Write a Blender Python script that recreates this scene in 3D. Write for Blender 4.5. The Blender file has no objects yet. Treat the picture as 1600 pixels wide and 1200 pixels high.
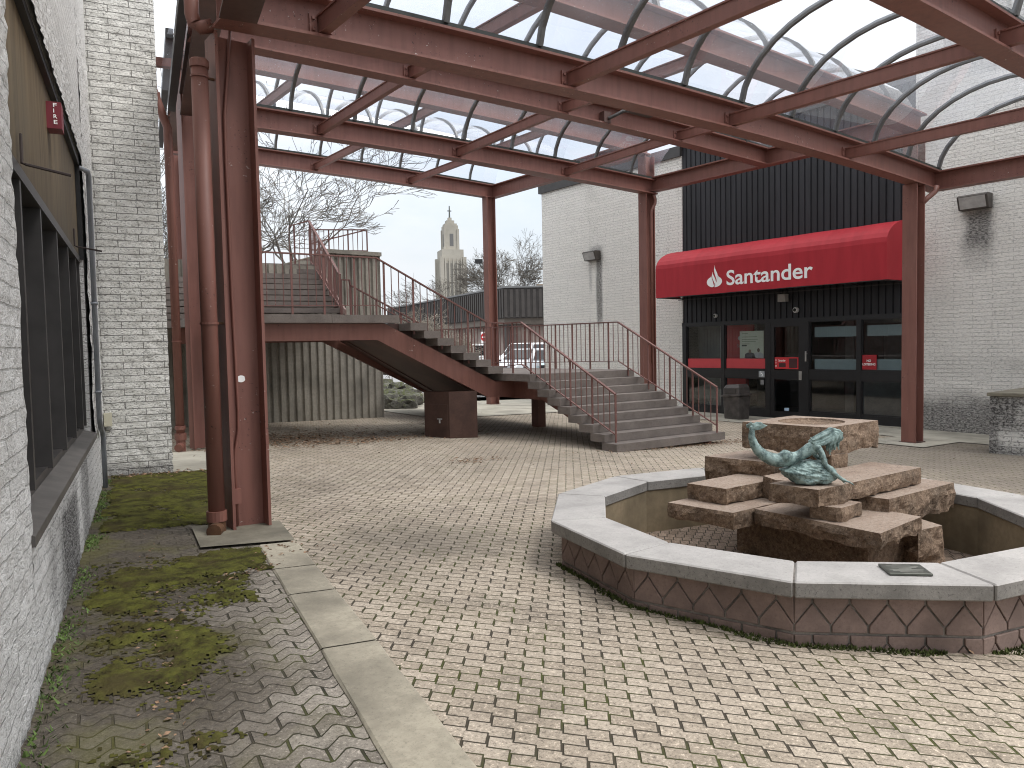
import bpy, bmesh, math, random
from mathutils import Vector, Matrix, noise
R = math.radians
PI = math.pi
random.seed(11)
scene = bpy.context.scene
COL = scene.collection

# ------------------------------------------------------------------ helpers
def bm_new(): return bmesh.new()

def obj(name, bm, mat, parent=None, smooth=False, bevel=0.0, label=None, mats=None, recalc=False):
    """link a bmesh (vertices in world space) as one object; parented parts keep their place"""
    if bevel > 0:
        es = [e for e in bm.edges if len(e.link_faces) == 2 and e.calc_face_angle(0) > 0.5]
        bmesh.ops.bevel(bm, geom=es, offset=bevel, segments=1, affect='EDGES', clamp_overlap=True)
    me = bpy.data.meshes.new(name)
    bmesh.ops.recalc_face_normals(bm, faces=bm.faces[:]) if recalc else None
    bm.normal_update()
    bm.to_mesh(me); bm.free()
    if smooth:
        me.shade_smooth()
    o = bpy.data.objects.new(name, me)
    COL.objects.link(o)
    for m in (mats or [mat]): me.materials.append(m)
    if parent is not None:
        root = parent
        base = Vector((0, 0, 0))
        while root is not None:
            base += root.location; root = root.parent
        me.transform(Matrix.Translation(-base))
        o.parent = parent
    if label: o['label'] = label
    return o

def split(o, limit=9999, stuff_name=None):
    """one object per loose piece of a mesh (same name, same parent)"""
    me = o.data; b = bm_new(); b.from_mesh(me)
    seen = set(); isl = []
    for v in b.verts:
        if v.index in seen: continue
        st_, cur = [v], []
        seen.add(v.index)
        while st_:
            q = st_.pop(); cur.append(q.index)
            for e in q.link_edges:
                w = e.other_vert(q)
                if w.index not in seen: seen.add(w.index); st_.append(w)
        isl.append(set(cur))
    out = []
    groups = isl[:limit] + ([set().union(*isl[limit:])] if len(isl) > limit else [])
    for gi, g in enumerate(groups):
        b2 = b.copy()
        b2.verts.ensure_lookup_table()
        bmesh.ops.delete(b2, geom=[v for v in b2.verts if v.index not in g], context='VERTS')
        m2 = bpy.data.meshes.new(o.name); b2.to_mesh(m2); b2.free()
        for m in me.materials: m2.materials.append(m)
        o2 = o.copy(); o2.data = m2; COL.objects.link(o2); o2.parent = o.parent
        if gi >= limit: o2['kind'] = 'stuff'
        out.append(o2)
    b.free(); bpy.data.objects.remove(o)
    return out

def thing(name, label, cat, loc=(0, 0, 0), group=None):
    o = bpy.data.objects.new(name, None); COL.objects.link(o)
    o.empty_display_size = 0.2
    o.location = loc; o['label'] = label; o['category'] = cat
    if group: o['group'] = group
    return o

def tag(o, label, cat, group=None):
    o['label'] = label; o['category'] = cat
    if group: o['group'] = group
    return o

def recenter(o):
    """origin to the middle of the mesh's base"""
    me = o.data
    xs = [v.co for v in me.vertices]
    c = Vector(((min(v.x for v in xs)+max(v.x for v in xs))/2, (min(v.y for v in xs)+max(v.y for v in xs))/2, min(v.z for v in xs)))
    me.transform(Matrix.Translation(-c)); o.location = o.location + c
    return o

def kind(o, k): o['kind'] = k; return o

def frame(bm, o, ax, ay, az, lo, hi):
    """box in a frame: origin o, axes ax ay az, extents lo..hi"""
    o = Vector(o); ax = Vector(ax); ay = Vector(ay); az = Vector(az)
    vs = []
    for k in (lo[2], hi[2]):
        for j in (lo[1], hi[1]):
            for i in (lo[0], hi[0]):
                vs.append(bm.verts.new(o + ax*i + ay*j + az*k))
    for f in ((0,2,3,1),(4,5,7,6),(0,1,5,4),(2,6,7,3),(0,4,6,2),(1,3,7,5)):
        bm.faces.new([vs[i] for i in f])
    return vs

def box(bm, lo, hi):
    return frame(bm, (0,0,0), (1,0,0), (0,1,0), (0,0,1), lo, hi)

def prism(bm, poly, vec):
    """extrude a 3-D polygon along vec"""
    a = [bm.verts.new(Vector(p)) for p in poly]
    b = [bm.verts.new(Vector(p)+Vector(vec)) for p in poly]
    n = len(poly)
    fs = [bm.faces.new(a), bm.faces.new(list(reversed(b)))]
    for i in range(n):
        fs.append(bm.faces.new((a[i], b[i], b[(i+1) % n], a[(i+1) % n])))
    bmesh.ops.recalc_face_normals(bm, faces=fs)
    return fs

def tube(bm, pts, rad, n=8, cap=True):
    pts = [Vector(p) for p in pts]
    if not hasattr(rad, '__len__'): rad = [rad]*len(pts)
    rings = []
    up = None
    for i, p in enumerate(pts):
        d = (pts[min(i+1, len(pts)-1)] - pts[max(i-1, 0)])
        if d.length < 1e-9: d = Vector((0,0,1))
        d.normalize()
        if up is None:
            up = Vector((0,0,1)) if abs(d.z) < .9 else Vector((1,0,0))
        a = d.cross(up)
        if a.length < 1e-6: a = d.cross(Vector((0,1,0)))
        a.normalize(); b = d.cross(a).normalized(); up = -b if False else up
        rings.append([bm.verts.new(p + (a*math.cos(2*PI*k/n) + b*math.sin(2*PI*k/n))*rad[i]) for k in range(n)])
    for i in range(len(rings)-1):
        for k in range(n):
            bm.faces.new((rings[i][k], rings[i][(k+1) % n], rings[i+1][(k+1) % n], rings[i+1][k]))
    if cap and n > 2:
        bm.faces.new(list(reversed(rings[0]))); bm.faces.new(rings[-1])

def bar(bm, p, q, w, h, up=(0,0,1)):
    """rectangular bar from p to q, w wide, h high (centred)"""
    p = Vector(p); q = Vector(q); d = (q-p); L = d.length; d.normalize()
    up = Vector(up); s = d.cross(up).normalized(); u = s.cross(d).normalized()
    frame(bm, p, d, s, u, (0,-w/2,-h/2), (L, w/2, h/2))

def sheet(bm, pts):
    bm.faces.new([bm.verts.new(Vector(p)) for p in pts])

def ball(bm, c, rx, ry, rz, u=16, v=10, rot=None):
    m = Matrix.Translation(Vector(c)) @ (rot.to_4x4() if rot else Matrix.Identity(4)) @ Matrix.Diagonal((rx, ry, rz, 1))
    bmesh.ops.create_uvsphere(bm, u_segments=u, v_segments=v, radius=1.0, matrix=m)

def ibeam(bm, fn, n, depth, width, side, tf=0.022, tw=0.014):
    """I section swept along fn(t) (bottom centre line); side = horizontal unit vector across"""
    prof = [(-width/2,0),(width/2,0),(width/2,tf),(tw/2,tf),(tw/2,depth-tf),(width/2,depth-tf),(width/2,depth),(-width/2,depth),(-width/2,depth-tf),(-tw/2,depth-tf),(-tw/2,tf),(-width/2,tf)]
    side = Vector(side)
    rings = []
    for i in range(n+1):
        p = Vector(fn(i/n))
        rings.append([bm.verts.new(p + side*a + Vector((0,0,b))) for a, b in prof])
    m = len(prof)
    for i in range(n):
        for k in range(m):
            bm.faces.new((rings[i][k], rings[i][(k+1)%m], rings[i+1][(k+1)%m], rings[i+1][k]))
    for r in (rings[0], rings[-1]):
        bm.faces.new((r[0],r[1],r[2],r[11])); bm.faces.new((r[10],r[3],r[4],r[9])); bm.faces.new((r[8],r[5],r[6],r[7]))
    bmesh.ops.recalc_face_normals(bm, faces=bm.faces[:])

# ------------------------------------------------------------------ materials
class N:
    def __init__(s, name):
        s.m = bpy.data.materials.new(name); s.m.use_nodes = True
        s.t = s.m.node_tree; s.t.nodes.clear()
        s.out = s.n('ShaderNodeOutputMaterial')
    def n(s, ty, **kw):
        nd = s.t.nodes.new(ty)
        for k, v in kw.items(): setattr(nd, k, v)
        return nd
    def set(s, sock, v):
        if v is None: return
        if hasattr(v, 'is_output') or isinstance(v, bpy.types.NodeSocket): s.t.links.new(v, sock)
        else:
            if hasattr(sock.default_value, '__len__'):
                if not hasattr(v, '__len__'): v = (v, v, v)
                if len(sock.default_value) == 4 and len(v) == 3: v = (*v, 1)
            sock.default_value = v
    def math(s, op, a, b=None, c=None, clamp=False):
        nd = s.n('ShaderNodeMath', operation=op); nd.use_clamp = clamp
        for i, v in enumerate((a, b, c)):
            if v is not None: s.set(nd.inputs[i], v)
        return nd.outputs[0]
    def vmath(s, op, a, b=None):
        nd = s.n('ShaderNodeVectorMath', operation=op)
        s.set(nd.inputs[0], a)
        if b is not None: s.set(nd.inputs[1], b)
        return nd.outputs['Value'] if op in ('DOT_PRODUCT', 'LENGTH', 'DISTANCE') else nd.outputs[0]
    def mix(s, f, a, b, blend='MIX'):
        nd = s.n('ShaderNodeMix', data_type='RGBA', blend_type=blend)
        s.set(nd.inputs[0], f); s.set(nd.inputs[6], a); s.set(nd.inputs[7], b)
        return nd.outputs[2]
    def noise(s, scale, vec=None, detail=4, rough=.55, dist=0.0):
        nd = s.n('ShaderNodeTexNoise'); nd.inputs['Scale'].default_value = scale
        nd.inputs['Detail'].default_value = detail; nd.inputs['Roughness'].default_value = rough
        nd.inputs['Distortion'].default_value = dist
        if vec is not None: s.set(nd.inputs['Vector'], vec)
        return nd.outputs['Fac']
    def voro(s, scale, vec=None, feature='F1', out='Distance'):
        nd = s.n('ShaderNodeTexVoronoi', feature=feature); nd.inputs['Scale'].default_value = scale
        if vec is not None: s.set(nd.inputs['Vector'], vec)
        return nd.outputs[out]
    def ramp(s, f, lo, hi, a=0.0, b=1.0):
        nd = s.n('ShaderNodeMapRange', interpolation_type='SMOOTHSTEP'); s.set(nd.inputs[0], f)
        for i, v in zip((1,2,3,4), (lo, hi, a, b)): nd.inputs[i].default_value = v
        return nd.outputs[0]
    def ramp_lin(s, f, lo, hi):
        nd = s.n('ShaderNodeMapRange'); s.set(nd.inputs[0], f); nd.inputs[1].default_value = lo; nd.inputs[2].default_value = hi
        return nd.outputs[0]
    def pos(s): return s.n('ShaderNodeNewGeometry').outputs['Position']
    def oco(s): return s.n('ShaderNodeTexCoord').outputs['Object']
    def xyz(s, v):
        nd = s.n('ShaderNodeSeparateXYZ'); s.set(nd.inputs[0], v); return nd.outputs
    def comb(s, x, y, z=0.0):
        nd = s.n('ShaderNodeCombineXYZ')
        for i, v in enumerate((x, y, z)): s.set(nd.inputs[i], v)
        return nd.outputs[0]
    def bump(s, h, strength=.5, dist=.01, nrm=None):
        nd = s.n('ShaderNodeBump'); nd.inputs['Strength'].default_value = strength; nd.inputs['Distance'].default_value = dist
        s.set(nd.inputs['Height'], h)
        if nrm is not None: s.set(nd.inputs['Normal'], nrm)
        return nd.outputs[0]
    def pbr(s, col, rough=.7, bump=None, metal=0.0, spec=.5, **kw):
        nd = s.n('ShaderNodeBsdfPrincipled')
        s.set(nd.inputs['Base Color'], col); s.set(nd.inputs['Roughness'], rough); s.set(nd.inputs['Metallic'], metal)
        nd.inputs['Specular IOR Level'].default_value = spec
        if bump is not None: s.set(nd.inputs['Normal'], bump)
        for k, v in kw.items(): s.set(nd.inputs[k], v)
        s.t.links.new(nd.outputs[0], s.out.inputs[0])
        return s.m

def simple(name, col, rough=.6, var=.12, scale=8, metal=0.0, spec=.5, bs=0.0, bscale=60, bd=.002):
    k = N(name); p = k.oco()
    n1 = k.noise(scale, p, 5)
    c = k.mix(k.ramp(n1, .3, .7), [x*(1-var) for x in col], [min(1, x*(1+var)) for x in col])
    b = k.bump(k.noise(bscale, p, 3), bs, bd) if bs else None
    return k.pbr(c, rough, b, metal, spec)

def m_red(name='red_paint', base=(.205,.088,.069), chips=.655):
    k = N(name); p = k.pos()
    s = k.xyz(p)
    streak = k.noise(3.0, k.vmath('MULTIPLY', p, (6, 6, .7)), 4)
    big = k.noise(1.3, p, 3)
    c = k.mix(k.ramp(streak, .35, .75), base, [x*.80 for x in base])
    c = k.mix(k.ramp(big, .4, .75, 0, .35), c, (.235,.118,.098))
    sp = k.noise(38, p, 6, .7)
    sp2 = k.noise(2.2, k.vmath('ADD', p, (7, 3, 1)), 3)
    m = k.math('MULTIPLY', k.ramp(sp, .60, .66), k.ramp(sp2, .50, .62))
    c = k.mix(m, c, (.035,.02,.018))
    w = k.math('MULTIPLY', k.ramp(k.noise(27, k.vmath('ADD', p, (3,9,4)), 5, .7), chips, chips+.03), k.ramp(sp2, .5, .62))
    c = k.mix(w, c, (.5,.46,.43))
    h = k.math('ADD', k.math('MULTIPLY', k.noise(90, p, 2), .3), k.math('MULTIPLY', m, -1.0))
    return k.pbr(c, .52, k.bump(h, .35, .003), 0, .4)

def dirvec(k, p, dx, dy):
    """(along, height) wall coordinates from world position"""
    a = k.vmath('DOT_PRODUCT', p, (dx, dy, 0))
    return a, k.xyz(p)[2]

def m_block(name, dx, dy, stains, bw=.42, rh=.074, white=(.70,.69,.66), grit=.5, fine_s=34, mort_c=.62, wob_a=.012, stretch=1.6, bdist=.032, pitc=.128):
    """white painted split-face block; stains: list of (a0,a1,z0,z1,soft_a,soft_z,strength)"""
    k = N(name); p = k.pos()
    a, z = dirvec(k, p, dx, dy)
    wob = k.math('MULTIPLY', k.math('SUBTRACT', k.noise(6, p, 3), .5), wob_a)
    v = k.comb(a, k.math('ADD', z, wob), 0)
    br = k.n('ShaderNodeTexBrick'); k.set(br.inputs['Vector'], v)
    br.inputs['Scale'].default_value = 1; br.inputs['Brick Width'].default_value = bw; br.inputs['Row Height'].default_value = rh
    br.inputs['Mortar Size'].default_value = .0045; br.inputs['Mortar Smooth'].default_value = .35; br.inputs['Bias'].default_value = 0
    br.inputs['Color1'].default_value = (0,0,0,1); br.inputs['Color2'].default_value = (1,1,1,1)
    mort = br.outputs['Fac']; rnd = br.outputs['Color']
    st = k.vmath('MULTIPLY', p, (1, 1, stretch))
    n1 = k.noise(fine_s, st, 6, .72); n2 = k.noise(11, st, 4, .6); n3 = k.noise(130, p, 3)
    h = k.math('ADD', k.math('MULTIPLY', n1, .75), k.math('MULTIPLY', n2, .55))
    h = k.math('ADD', h, k.math('MULTIPLY', n3, .12))
    h = k.math('SUBTRACT', h, k.math('MULTIPLY', mort, .55))
    # pits coloured darker for fine contrast
    pit = k.ramp(n1, .50, .36)
    dirt = k.noise(1.1, p, 4)
    c = k.mix(k.math('MULTIPLY', pit, k.ramp(dirt, .3, .7, grit*.7, grit)), white, (pitc, pitc*.97, pitc*.92))
    c = k.mix(k.math('MULTIPLY', k.ramp(rnd, 0, 1), .10), c, (.45,.44,.41))
    c = k.mix(k.math('MULTIPLY', mort, mort_c), c, (.17,.165,.155))
    c = k.mix(k.ramp(dirt, .55, .8, 0, .22), c, (.42,.40,.35))
    spec_ = k.ramp(k.noise(7.5, k.vmath('ADD', p, (2,5,8)), 4, .6), .69, .75, 0, .45)
    c = k.mix(spec_, c, (.13,.12,.115))
    edge = k.noise(5, k.vmath('MULTIPLY', p, (1,1,.35)), 5, .65)
    fine = k.ramp(k.noise(70, p, 3, .7), .66, .72)
    for (a0, a1, z0, z1, sa, sz, S) in stains:
        ea = k.math('ADD', a, k.math('MULTIPLY', k.math('SUBTRACT', edge, .5), sa*2.2))
        ez = k.math('ADD', z, k.math('MULTIPLY', k.math('SUBTRACT', k.noise(3.1, p, 4), .5), sz*2.0))
        m = k.math('MULTIPLY', k.ramp(ea, a0-sa, a0+sa), k.ramp(ea, a1+sa, a1-sa))
        m = k.math('MULTIPLY', m, k.math('MULTIPLY', k.ramp(ez, z0-sz, z0+sz), k.ramp(ez, z1+sz, z1-sz)))
        m = k.math('MULTIPLY', m, k.ramp(n1, .62, .40, .55, 1.0))
        m = k.math('MULTIPLY', m, k.math('SUBTRACT', 1.0, k.math('MULTIPLY', fine, .8)))
        c = k.mix(k.math('MULTIPLY', m, S), c, (.035,.032,.032))
    return k.pbr(c, .85, k.bump(h, 1.0, bdist), 0, .25)

def m_paver(name, ang, col1, col2, joint, mossy, bw=.185, rh=.068, jog=-.0185, shear=.08, asp=.55, msz=.0040, dirt=None, tri=None, patch=None):
    """interlocking Z pavers in half bond with a sandy aggregate face; ang = direction of the courses"""
    k = N(name); p = k.pos()
    ca, sa = math.cos(ang), math.sin(ang)
    wv = k.n('ShaderNodeTexNoise'); wv.inputs['Scale'].default_value = 5.0; k.set(wv.inputs['Vector'], p)
    pw = k.vmath('ADD', p, k.vmath('MULTIPLY', k.vmath('SUBTRACT', wv.outputs['Color'], (.5,.5,.5)), (.011,.011,0)))
    a = k.vmath('DOT_PRODUCT', pw, (ca, sa, 0)); b = k.vmath('DOT_PRODUCT', pw, (-sa, ca, 0))
    a = k.math('ADD', a, k.math('MULTIPLY', b, shear))
    h = bw*.5
    fr = k.math('FRACT', k.math('MULTIPLY', k.math('ADD', a, 50.0), 1/h))
    if tri:
        per, amp = tri
        pp = k.math('PINGPONG', k.math('ADD', a, 50.0), per/2)
        b2 = k.math('ADD', b, k.math('MULTIPLY', k.ramp_lin(pp, per*.06, per*.44), amp))
    else:
        b2 = k.math('ADD', b, k.math('MULTIPLY', k.math('SUBTRACT', fr, .5), jog))
    br = k.n('ShaderNodeTexBrick'); k.set(br.inputs['Vector'], k.comb(k.math('MULTIPLY', k.math('ADD', a, 50.0), asp), k.math('ADD', b2, 49*rh), 0))
    br.inputs['Scale'].default_value = 1; br.inputs['Brick Width'].default_value = bw*asp; br.inputs['Row Height'].default_value = rh
    br.inputs['Mortar Size'].default_value = msz; br.inputs['Mortar Smooth'].default_value = .35; br.inputs['Bias'].default_value = 0
    br.inputs['Color1'].default_value = (0,0,0,1); br.inputs['Color2'].default_value = (1,1,1,1)
    j = br.outputs['Fac']; rnd = br.outputs['Color']
    agg = k.noise(64, p, 6, .85)
    c = k.mix(k.ramp(rnd, 0, 1), col1, col2)
    blot = k.noise(2.3, p, 6, .65)
    c = k.mix(k.ramp(blot, .50, .72, 0, .60), c, [x*.46 for x in col1])
    c = k.mix(k.ramp(k.noise(.55, p, 3), .50, .72, 0, .40), c, [x*.58 for x in col1])
    c = k.mix(k.ramp(agg, .48, .38, 0, .85), c, [x*.36 for x in col1])
    c = k.mix(k.ramp(agg, .55, .63, 0, .85), c, [min(.85, x*1.8) for x in col2])
    if patch:
        x_, y_, z_ = k.xyz(p)
        e = k.math('ADD', x_, k.math('MULTIPLY', k.math('SUBTRACT', k.noise(.8, p, 5, .6), .5), 3.0))
        f_ = k.math('ADD', y_, k.math('MULTIPLY', k.math('SUBTRACT', k.noise(.7, k.vmath('ADD', p, (5,5,5)), 5, .6), .5), 2.5))
        c = k.mix(k.math('MULTIPLY', k.math('MULTIPLY', k.ramp(e, 7.6, 9.4), k.ramp(f_, 6.6, 5.2)), .62), c, (.115,.10,.085))
        m1 = k.vmath('DISTANCE', k.vmath('MULTIPLY', p, (1,1,0)), (2.7,4.6,0))
        c = k.mix(k.math('MULTIPLY', k.ramp(k.math('ADD', m1, k.math('MULTIPLY', k.noise(2.4, p, 5, .65), 1.6)), 1.9, .9), .55), c, (.10,.088,.07))
    jm = k.ramp(k.noise(3.0, p, 4), .40, .62)
    jc = k.mix(k.math('MULTIPLY', jm, mossy), joint, (.062,.070,.016))
    c = k.mix(j, c, jc)
    hh = k.math('SUBTRACT', k.math('ADD', k.math('MULTIPLY', agg, .14), k.math('MULTIPLY', k.ramp(rnd, 0, 1), .12)), k.math('MULTIPLY', j, 1.0))
    hh = k.math('ADD', hh, k.math('MULTIPLY', k.noise(4, p, 2), .6))
    if dirt:
        # wind-blown soil lying over the pavers, thickest by the wall
        l_ = k.vmath('DOT_PRODUCT', p, (LX, LY, 0)); m_ = k.vmath('DOT_PRODUCT', p, (MX, MY, 0))
        e = k.math('ADD', m_, k.math('MULTIPLY', k.math('SUBTRACT', k.noise(1.7, p, 5, .6), .5), 1.3))
        mk = k.math('MULTIPLY', k.ramp(e, .80, .05), k.ramp(k.math('ADD', l_, k.math('MULTIPLY', blot, 2.0)), 2.2, 4.6, .55, 1.0))
        sc = k.mix(k.ramp(k.noise(40, p, 5, .7), .35, .65), (.034,.027,.020), (.080,.066,.048))
        sc = k.mix(k.ramp(agg, .64, .68, 0, .9), sc, (.42,.40,.36))
        sc = k.mix(k.ramp(k.noise(1.9, p, 5, .6), .46, .62, 0, .8), sc, (.075,.070,.016))
        c = k.mix(k.math('MULTIPLY', mk, .92), c, sc)
        hh = k.math('ADD', k.math('MULTIPLY', hh, k.math('SUBTRACT', 1.0, k.math('MULTIPLY', mk, .6))), k.math('MULTIPLY', k.math('MULTIPLY', k.noise(40, p, 4, .7), mk), .5))
    return k.pbr(c, .85, k.bump(hh, 1.0, .012), 0, .3)

def m_concrete(name, col, scale=3, stain=.4, fine=.25, rough=.85, speck=0.0, bd=.004):
    k = N(name); p = k.pos()
    n1 = k.noise(scale, p, 6, .6); n2 = k.noise(scale*14, p, 4, .65); n3 = k.noise(70, p, 5, .85)
    c = k.mix(k.ramp(n1, .35, .72), col, [x*(1-stain) for x in col])
    c = k.mix(k.ramp(n2, .35, .7, 0, fine), c, [x*.55 for x in col])
    if speck:
        c = k.mix(k.ramp(n3, .55, .63, 0, speck), c, [x*.25 for x in col])
        c = k.mix(k.ramp(n3, .40, .33, 0, speck*.7), c, [min(.85, x*1.5) for x in col])
    h = k.math('ADD', k.math('MULTIPLY', n2, .6), k.math('MULTIPLY', n3, .3))
    return k.pbr(c, rough, k.bump(h, .5, bd), 0, .3)

def m_granite(name, c1, c2, c3, rough_face):
    k = N(name); p = k.pos()
    n1 = k.noise(72, p, 5, .85); n2 = k.noise(30, p, 6, .7); n0 = k.noise(5, p, 5, .6)
    c = k.mix(k.ramp(n2, .38, .62), c1, c2)
    c = k.mix(k.ramp(n0, .45, .7, 0, .55), c, c3)
    c = k.mix(k.ramp(n1, .55, .63, 0, .85), c, (.035,.024,.018))
    c = k.mix(k.ramp(n1, .44, .34, 0, .7), c, (.50,.40,.30))
    h = k.math('ADD', k.math('MULTIPLY', n2, rough_face), k.math('MULTIPLY', n1, .25))
    return k.pbr(c, .8, k.bump(h, .9, .012), 0, .3)

def m_glass(name, tint, refl0=.05, power=4.0, dirt=.10, rough=.0, wob=0.0):
    k = N(name); p = k.pos()
    lw = k.n('ShaderNodeLayerWeight'); lw.inputs['Blend'].default_value = .5
    f = k.math('ADD', k.math('MULTIPLY', k.math('POWER', lw.outputs['Facing'], power), .92), refl0, clamp=True)
    tr = k.n('ShaderNodeBsdfTransparent'); k.set(tr.inputs[0], tint)
    gl = k.n('ShaderNodeBsdfGlossy'); gl.inputs['Roughness'].default_value = rough; gl.inputs[0].default_value = (1,1,1,1)
    if wob:
        b = k.bump(k.noise(1.6, p, 2), wob, .05); k.set(gl.inputs['Normal'], b)
    ms = k.n('ShaderNodeMixShader'); k.set(ms.inputs[0], f); k.t.links.new(tr.outputs[0], ms.inputs[1]); k.t.links.new(gl.outputs[0], ms.inputs[2])
    last = ms.outputs[0]
    if dirt:
        df = k.n('ShaderNodeBsdfTranslucent'); k.set(df.inputs[0], (.80,.86,.97))
        d2 = k.math('ADD', k.math('MULTIPLY', k.ramp(k.noise(1.5, p, 5, .65), .35, .75), dirt*.5), dirt)
        sp = k.ramp(k.noise(60, p, 2), .72, .76, 0, .6)
        m2 = k.n('ShaderNodeMixShader'); k.set(m2.inputs[0], k.math('ADD', d2, sp, clamp=True))
        k.t.links.new(last, m2.inputs[1]); k.t.links.new(df.outputs[0], m2.inputs[2]); last = m2.outputs[0]
    k.t.links.new(last, k.out.inputs[0])
    return k.m

def m_verdigris():
    k = N('verdigris_bronze'); p = k.oco()
    n1 = k.noise(22, p, 6, .65); n2 = k.noise(70, p, 4)
    c = k.mix(k.ramp(n1, .38, .62), (.085,.135,.130), (.27,.37,.35))
    c = k.mix(k.ramp(n2, .5, .75, 0, .6), c, (.40,.48,.45))
    c = k.mix(k.ramp(n1, .42, .3, 0, .8), c, (.03,.045,.045))
    return k.pbr(c, .55, k.bump(k.math('ADD', n1, k.math('MULTIPLY', n2, .5)), .5, .004), .15, .5)

def m_bark(name, c1, c2):
    k = N(name); p = k.pos(); n = k.noise(7, k.vmath('MULTIPLY', p, (1,1,.3)), 5)
    return k.pbr(k.mix(k.ramp(n, .35, .65), c1, c2), .9)

L_ANG = R(11.52)
LX, LY = math.sin(L_ANG), math.cos(L_ANG)      # along the left building
MX, MY = math.cos(L_ANG), -math.sin(L_ANG)     # away from it, to the right
def lm(l, m, z=0.0): return Vector((LX*l + MX*m, LY*l + MY*m, z))
Ldir = Vector((LX, LY, 0)); Mdir = Vector((MX, MY, 0)); UP = Vector((0,0,1))

M_RED = m_red()
M_RED_DK = m_red('red_paint_dark', (.085,.050,.042), .70)  # darker red for left edge beams, stair undersides, carriage and base plates
M_RAIL = m_red('red_rail_paint', (.175,.085,.074), .64)
M_BLOCK_L = m_block('split_block_side', LX, LY, [(4.35,5.55,-.2,.80,.30,.08,.95),(5.8,6.5,.1,.9,.16,.1,.7),(3.9,4.2,.45,.85,.1,.1,.5),(-9,20,-.5,.33,.1,.06,.45)], grit=.62, white=(.95,.945,.93), fine_s=52, bdist=.045, mort_c=.40, pitc=.26)
M_BLOCK_R = m_block('split_block_return', MX, MY, [(-9,9,-.3,.40,.1,.05,.55),(-.5,-.36,.2,6,.05,.1,.25)], bw=.40, rh=.072, grit=.9, white=(.80,.79,.75), fine_s=40, mort_c=.85)
M_BLOCK_F = m_block('split_block_facade', 0, 1, [(14.72,14.94,2.2,4.0,.05,.25,.85),(15.12,15.22,3.1,3.9,.04,.2,.35),(14.7,15.2,3.9,4.25,.1,.1,.6),
        (5.28,5.72,3.15,3.82,.10,.16,.85),(3.0,6.6,-.3,.55,.3,.22,.85),(4.5,6.6,1.0,1.2,.4,.3,.25),(5.25,5.75,2.8,3.3,.12,.2,.35)], bw=.62, rh=.070, grit=.62, white=(.92,.89,.84), fine_s=20, mort_c=.36, pitc=.24, wob_a=.03, bdist=.05, stretch=3.0)
M_PAVER = m_paver('warm_pavers', R(117.5), (.33,.278,.218), (.42,.36,.29), (.055,.046,.033), .85, patch=True, shear=.38)
M_PAVER_L = m_paver('grey_pavers', R(-9), (.21,.185,.155), (.31,.278,.238), (.030,.028,.020), .8, bw=.21, rh=.088, shear=0.0, asp=.8, msz=.005, dirt=True, tri=(.14,.058))
M_PAVER_B = m_paver('basin_pavers', R(30), (.24,.18,.135), (.30,.23,.18), (.06,.048,.038), .3)
M_KERB = m_concrete('kerb_concrete', (.41,.37,.29), 1.8, .55, .5, speck=.4)
M_PAD = m_concrete('pad_concrete', (.22,.20,.155), 2.5, .5, .35)
M_APRON = m_concrete('apron_concrete', (.42,.395,.33), 1.4, .45, .25)
M_STEP = m_concrete('step_aggregate', (.20,.172,.155), 4, .3, .3, speck=.45)
M_RIM = m_concrete('rim_granite', (.46,.44,.42), 3.2, .28, .22, speck=.40, rough=.75)
M_RIM_S = m_concrete('rim_granite_edge', (.27,.258,.24), 3.2, .4, .35, speck=.75, rough=.85, bd=.008)
M_BLOCKB = m_concrete('brown_paver_block', (.235,.170,.146), 4, .38, .35, speck=.3)
M_MORTAR = m_concrete('mortar', (.27,.245,.22), 9, .7, .5)
M_BASIN = m_concrete('basin_render', (.27,.215,.14), 2.0, .55, .35)
M_FLUTE = m_concrete('fluted_concrete', (.33,.305,.26), 1.6, .5, .4)
M_ASPHALT = m_concrete('asphalt', (.115,.115,.118), .7, .25, .3)
M_ROAD = m_concrete('pale_road', (.26,.26,.265), .4, .2, .2)
M_GRAN = m_granite('rust_granite', (.165,.110,.075), (.27,.190,.130), (.075,.058,.044), 1.6)
M_GRAN_T = m_granite('sawn_granite', (.29,.22,.172), (.35,.28,.228), (.22,.155,.118), .15)
def m_rock():
    k = N('mossy_rock'); p = k.pos()
    n = k.noise(3, p, 6, .65); n2 = k.noise(14, p, 5, .7)
    c = k.mix(k.ramp(n, .35, .65), (.085,.082,.072), (.19,.185,.17))
    nz = k.xyz(k.n('ShaderNodeNewGeometry').outputs['Normal'])[2]
    c = k.mix(k.math('MULTIPLY', k.ramp(nz, .1, .8), k.ramp(n2, .40, .58, 0, .9)), c, (.075,.085,.028))
    return k.pbr(c, .9, k.bump(n2, .8, .05), 0, .2)
M_ROCK = m_rock()
M_DARKMETAL = simple('dark_bronze_metal', (.038,.035,.034), .45, .2, 5)
M_BLACKMETAL = None
M_ALU = simple('grey_aluminium', (.115,.113,.108), .45, .15, 6, .3)
M_GASKET = simple('dark_gasket', (.022,.026,.022), .6, .2)
M_VAULT = m_glass('vault_glass', (.95,.96,.975), .05, 3.0, .085, 0, .02)
M_VERD = m_verdigris()
M_TAN = None
M_WHITE = simple('white_vinyl', (.93,.93,.92), .5, .02)
M_REDVINYL = simple('red_vinyl', (.55,.028,.035), .45, .06)
M_DARKROOM = simple('dark_room', (.085,.095,.10), .9, .2, 2)
M_GUTTER = simple('black_gutter', (.013,.013,.014), .5, .2)

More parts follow.
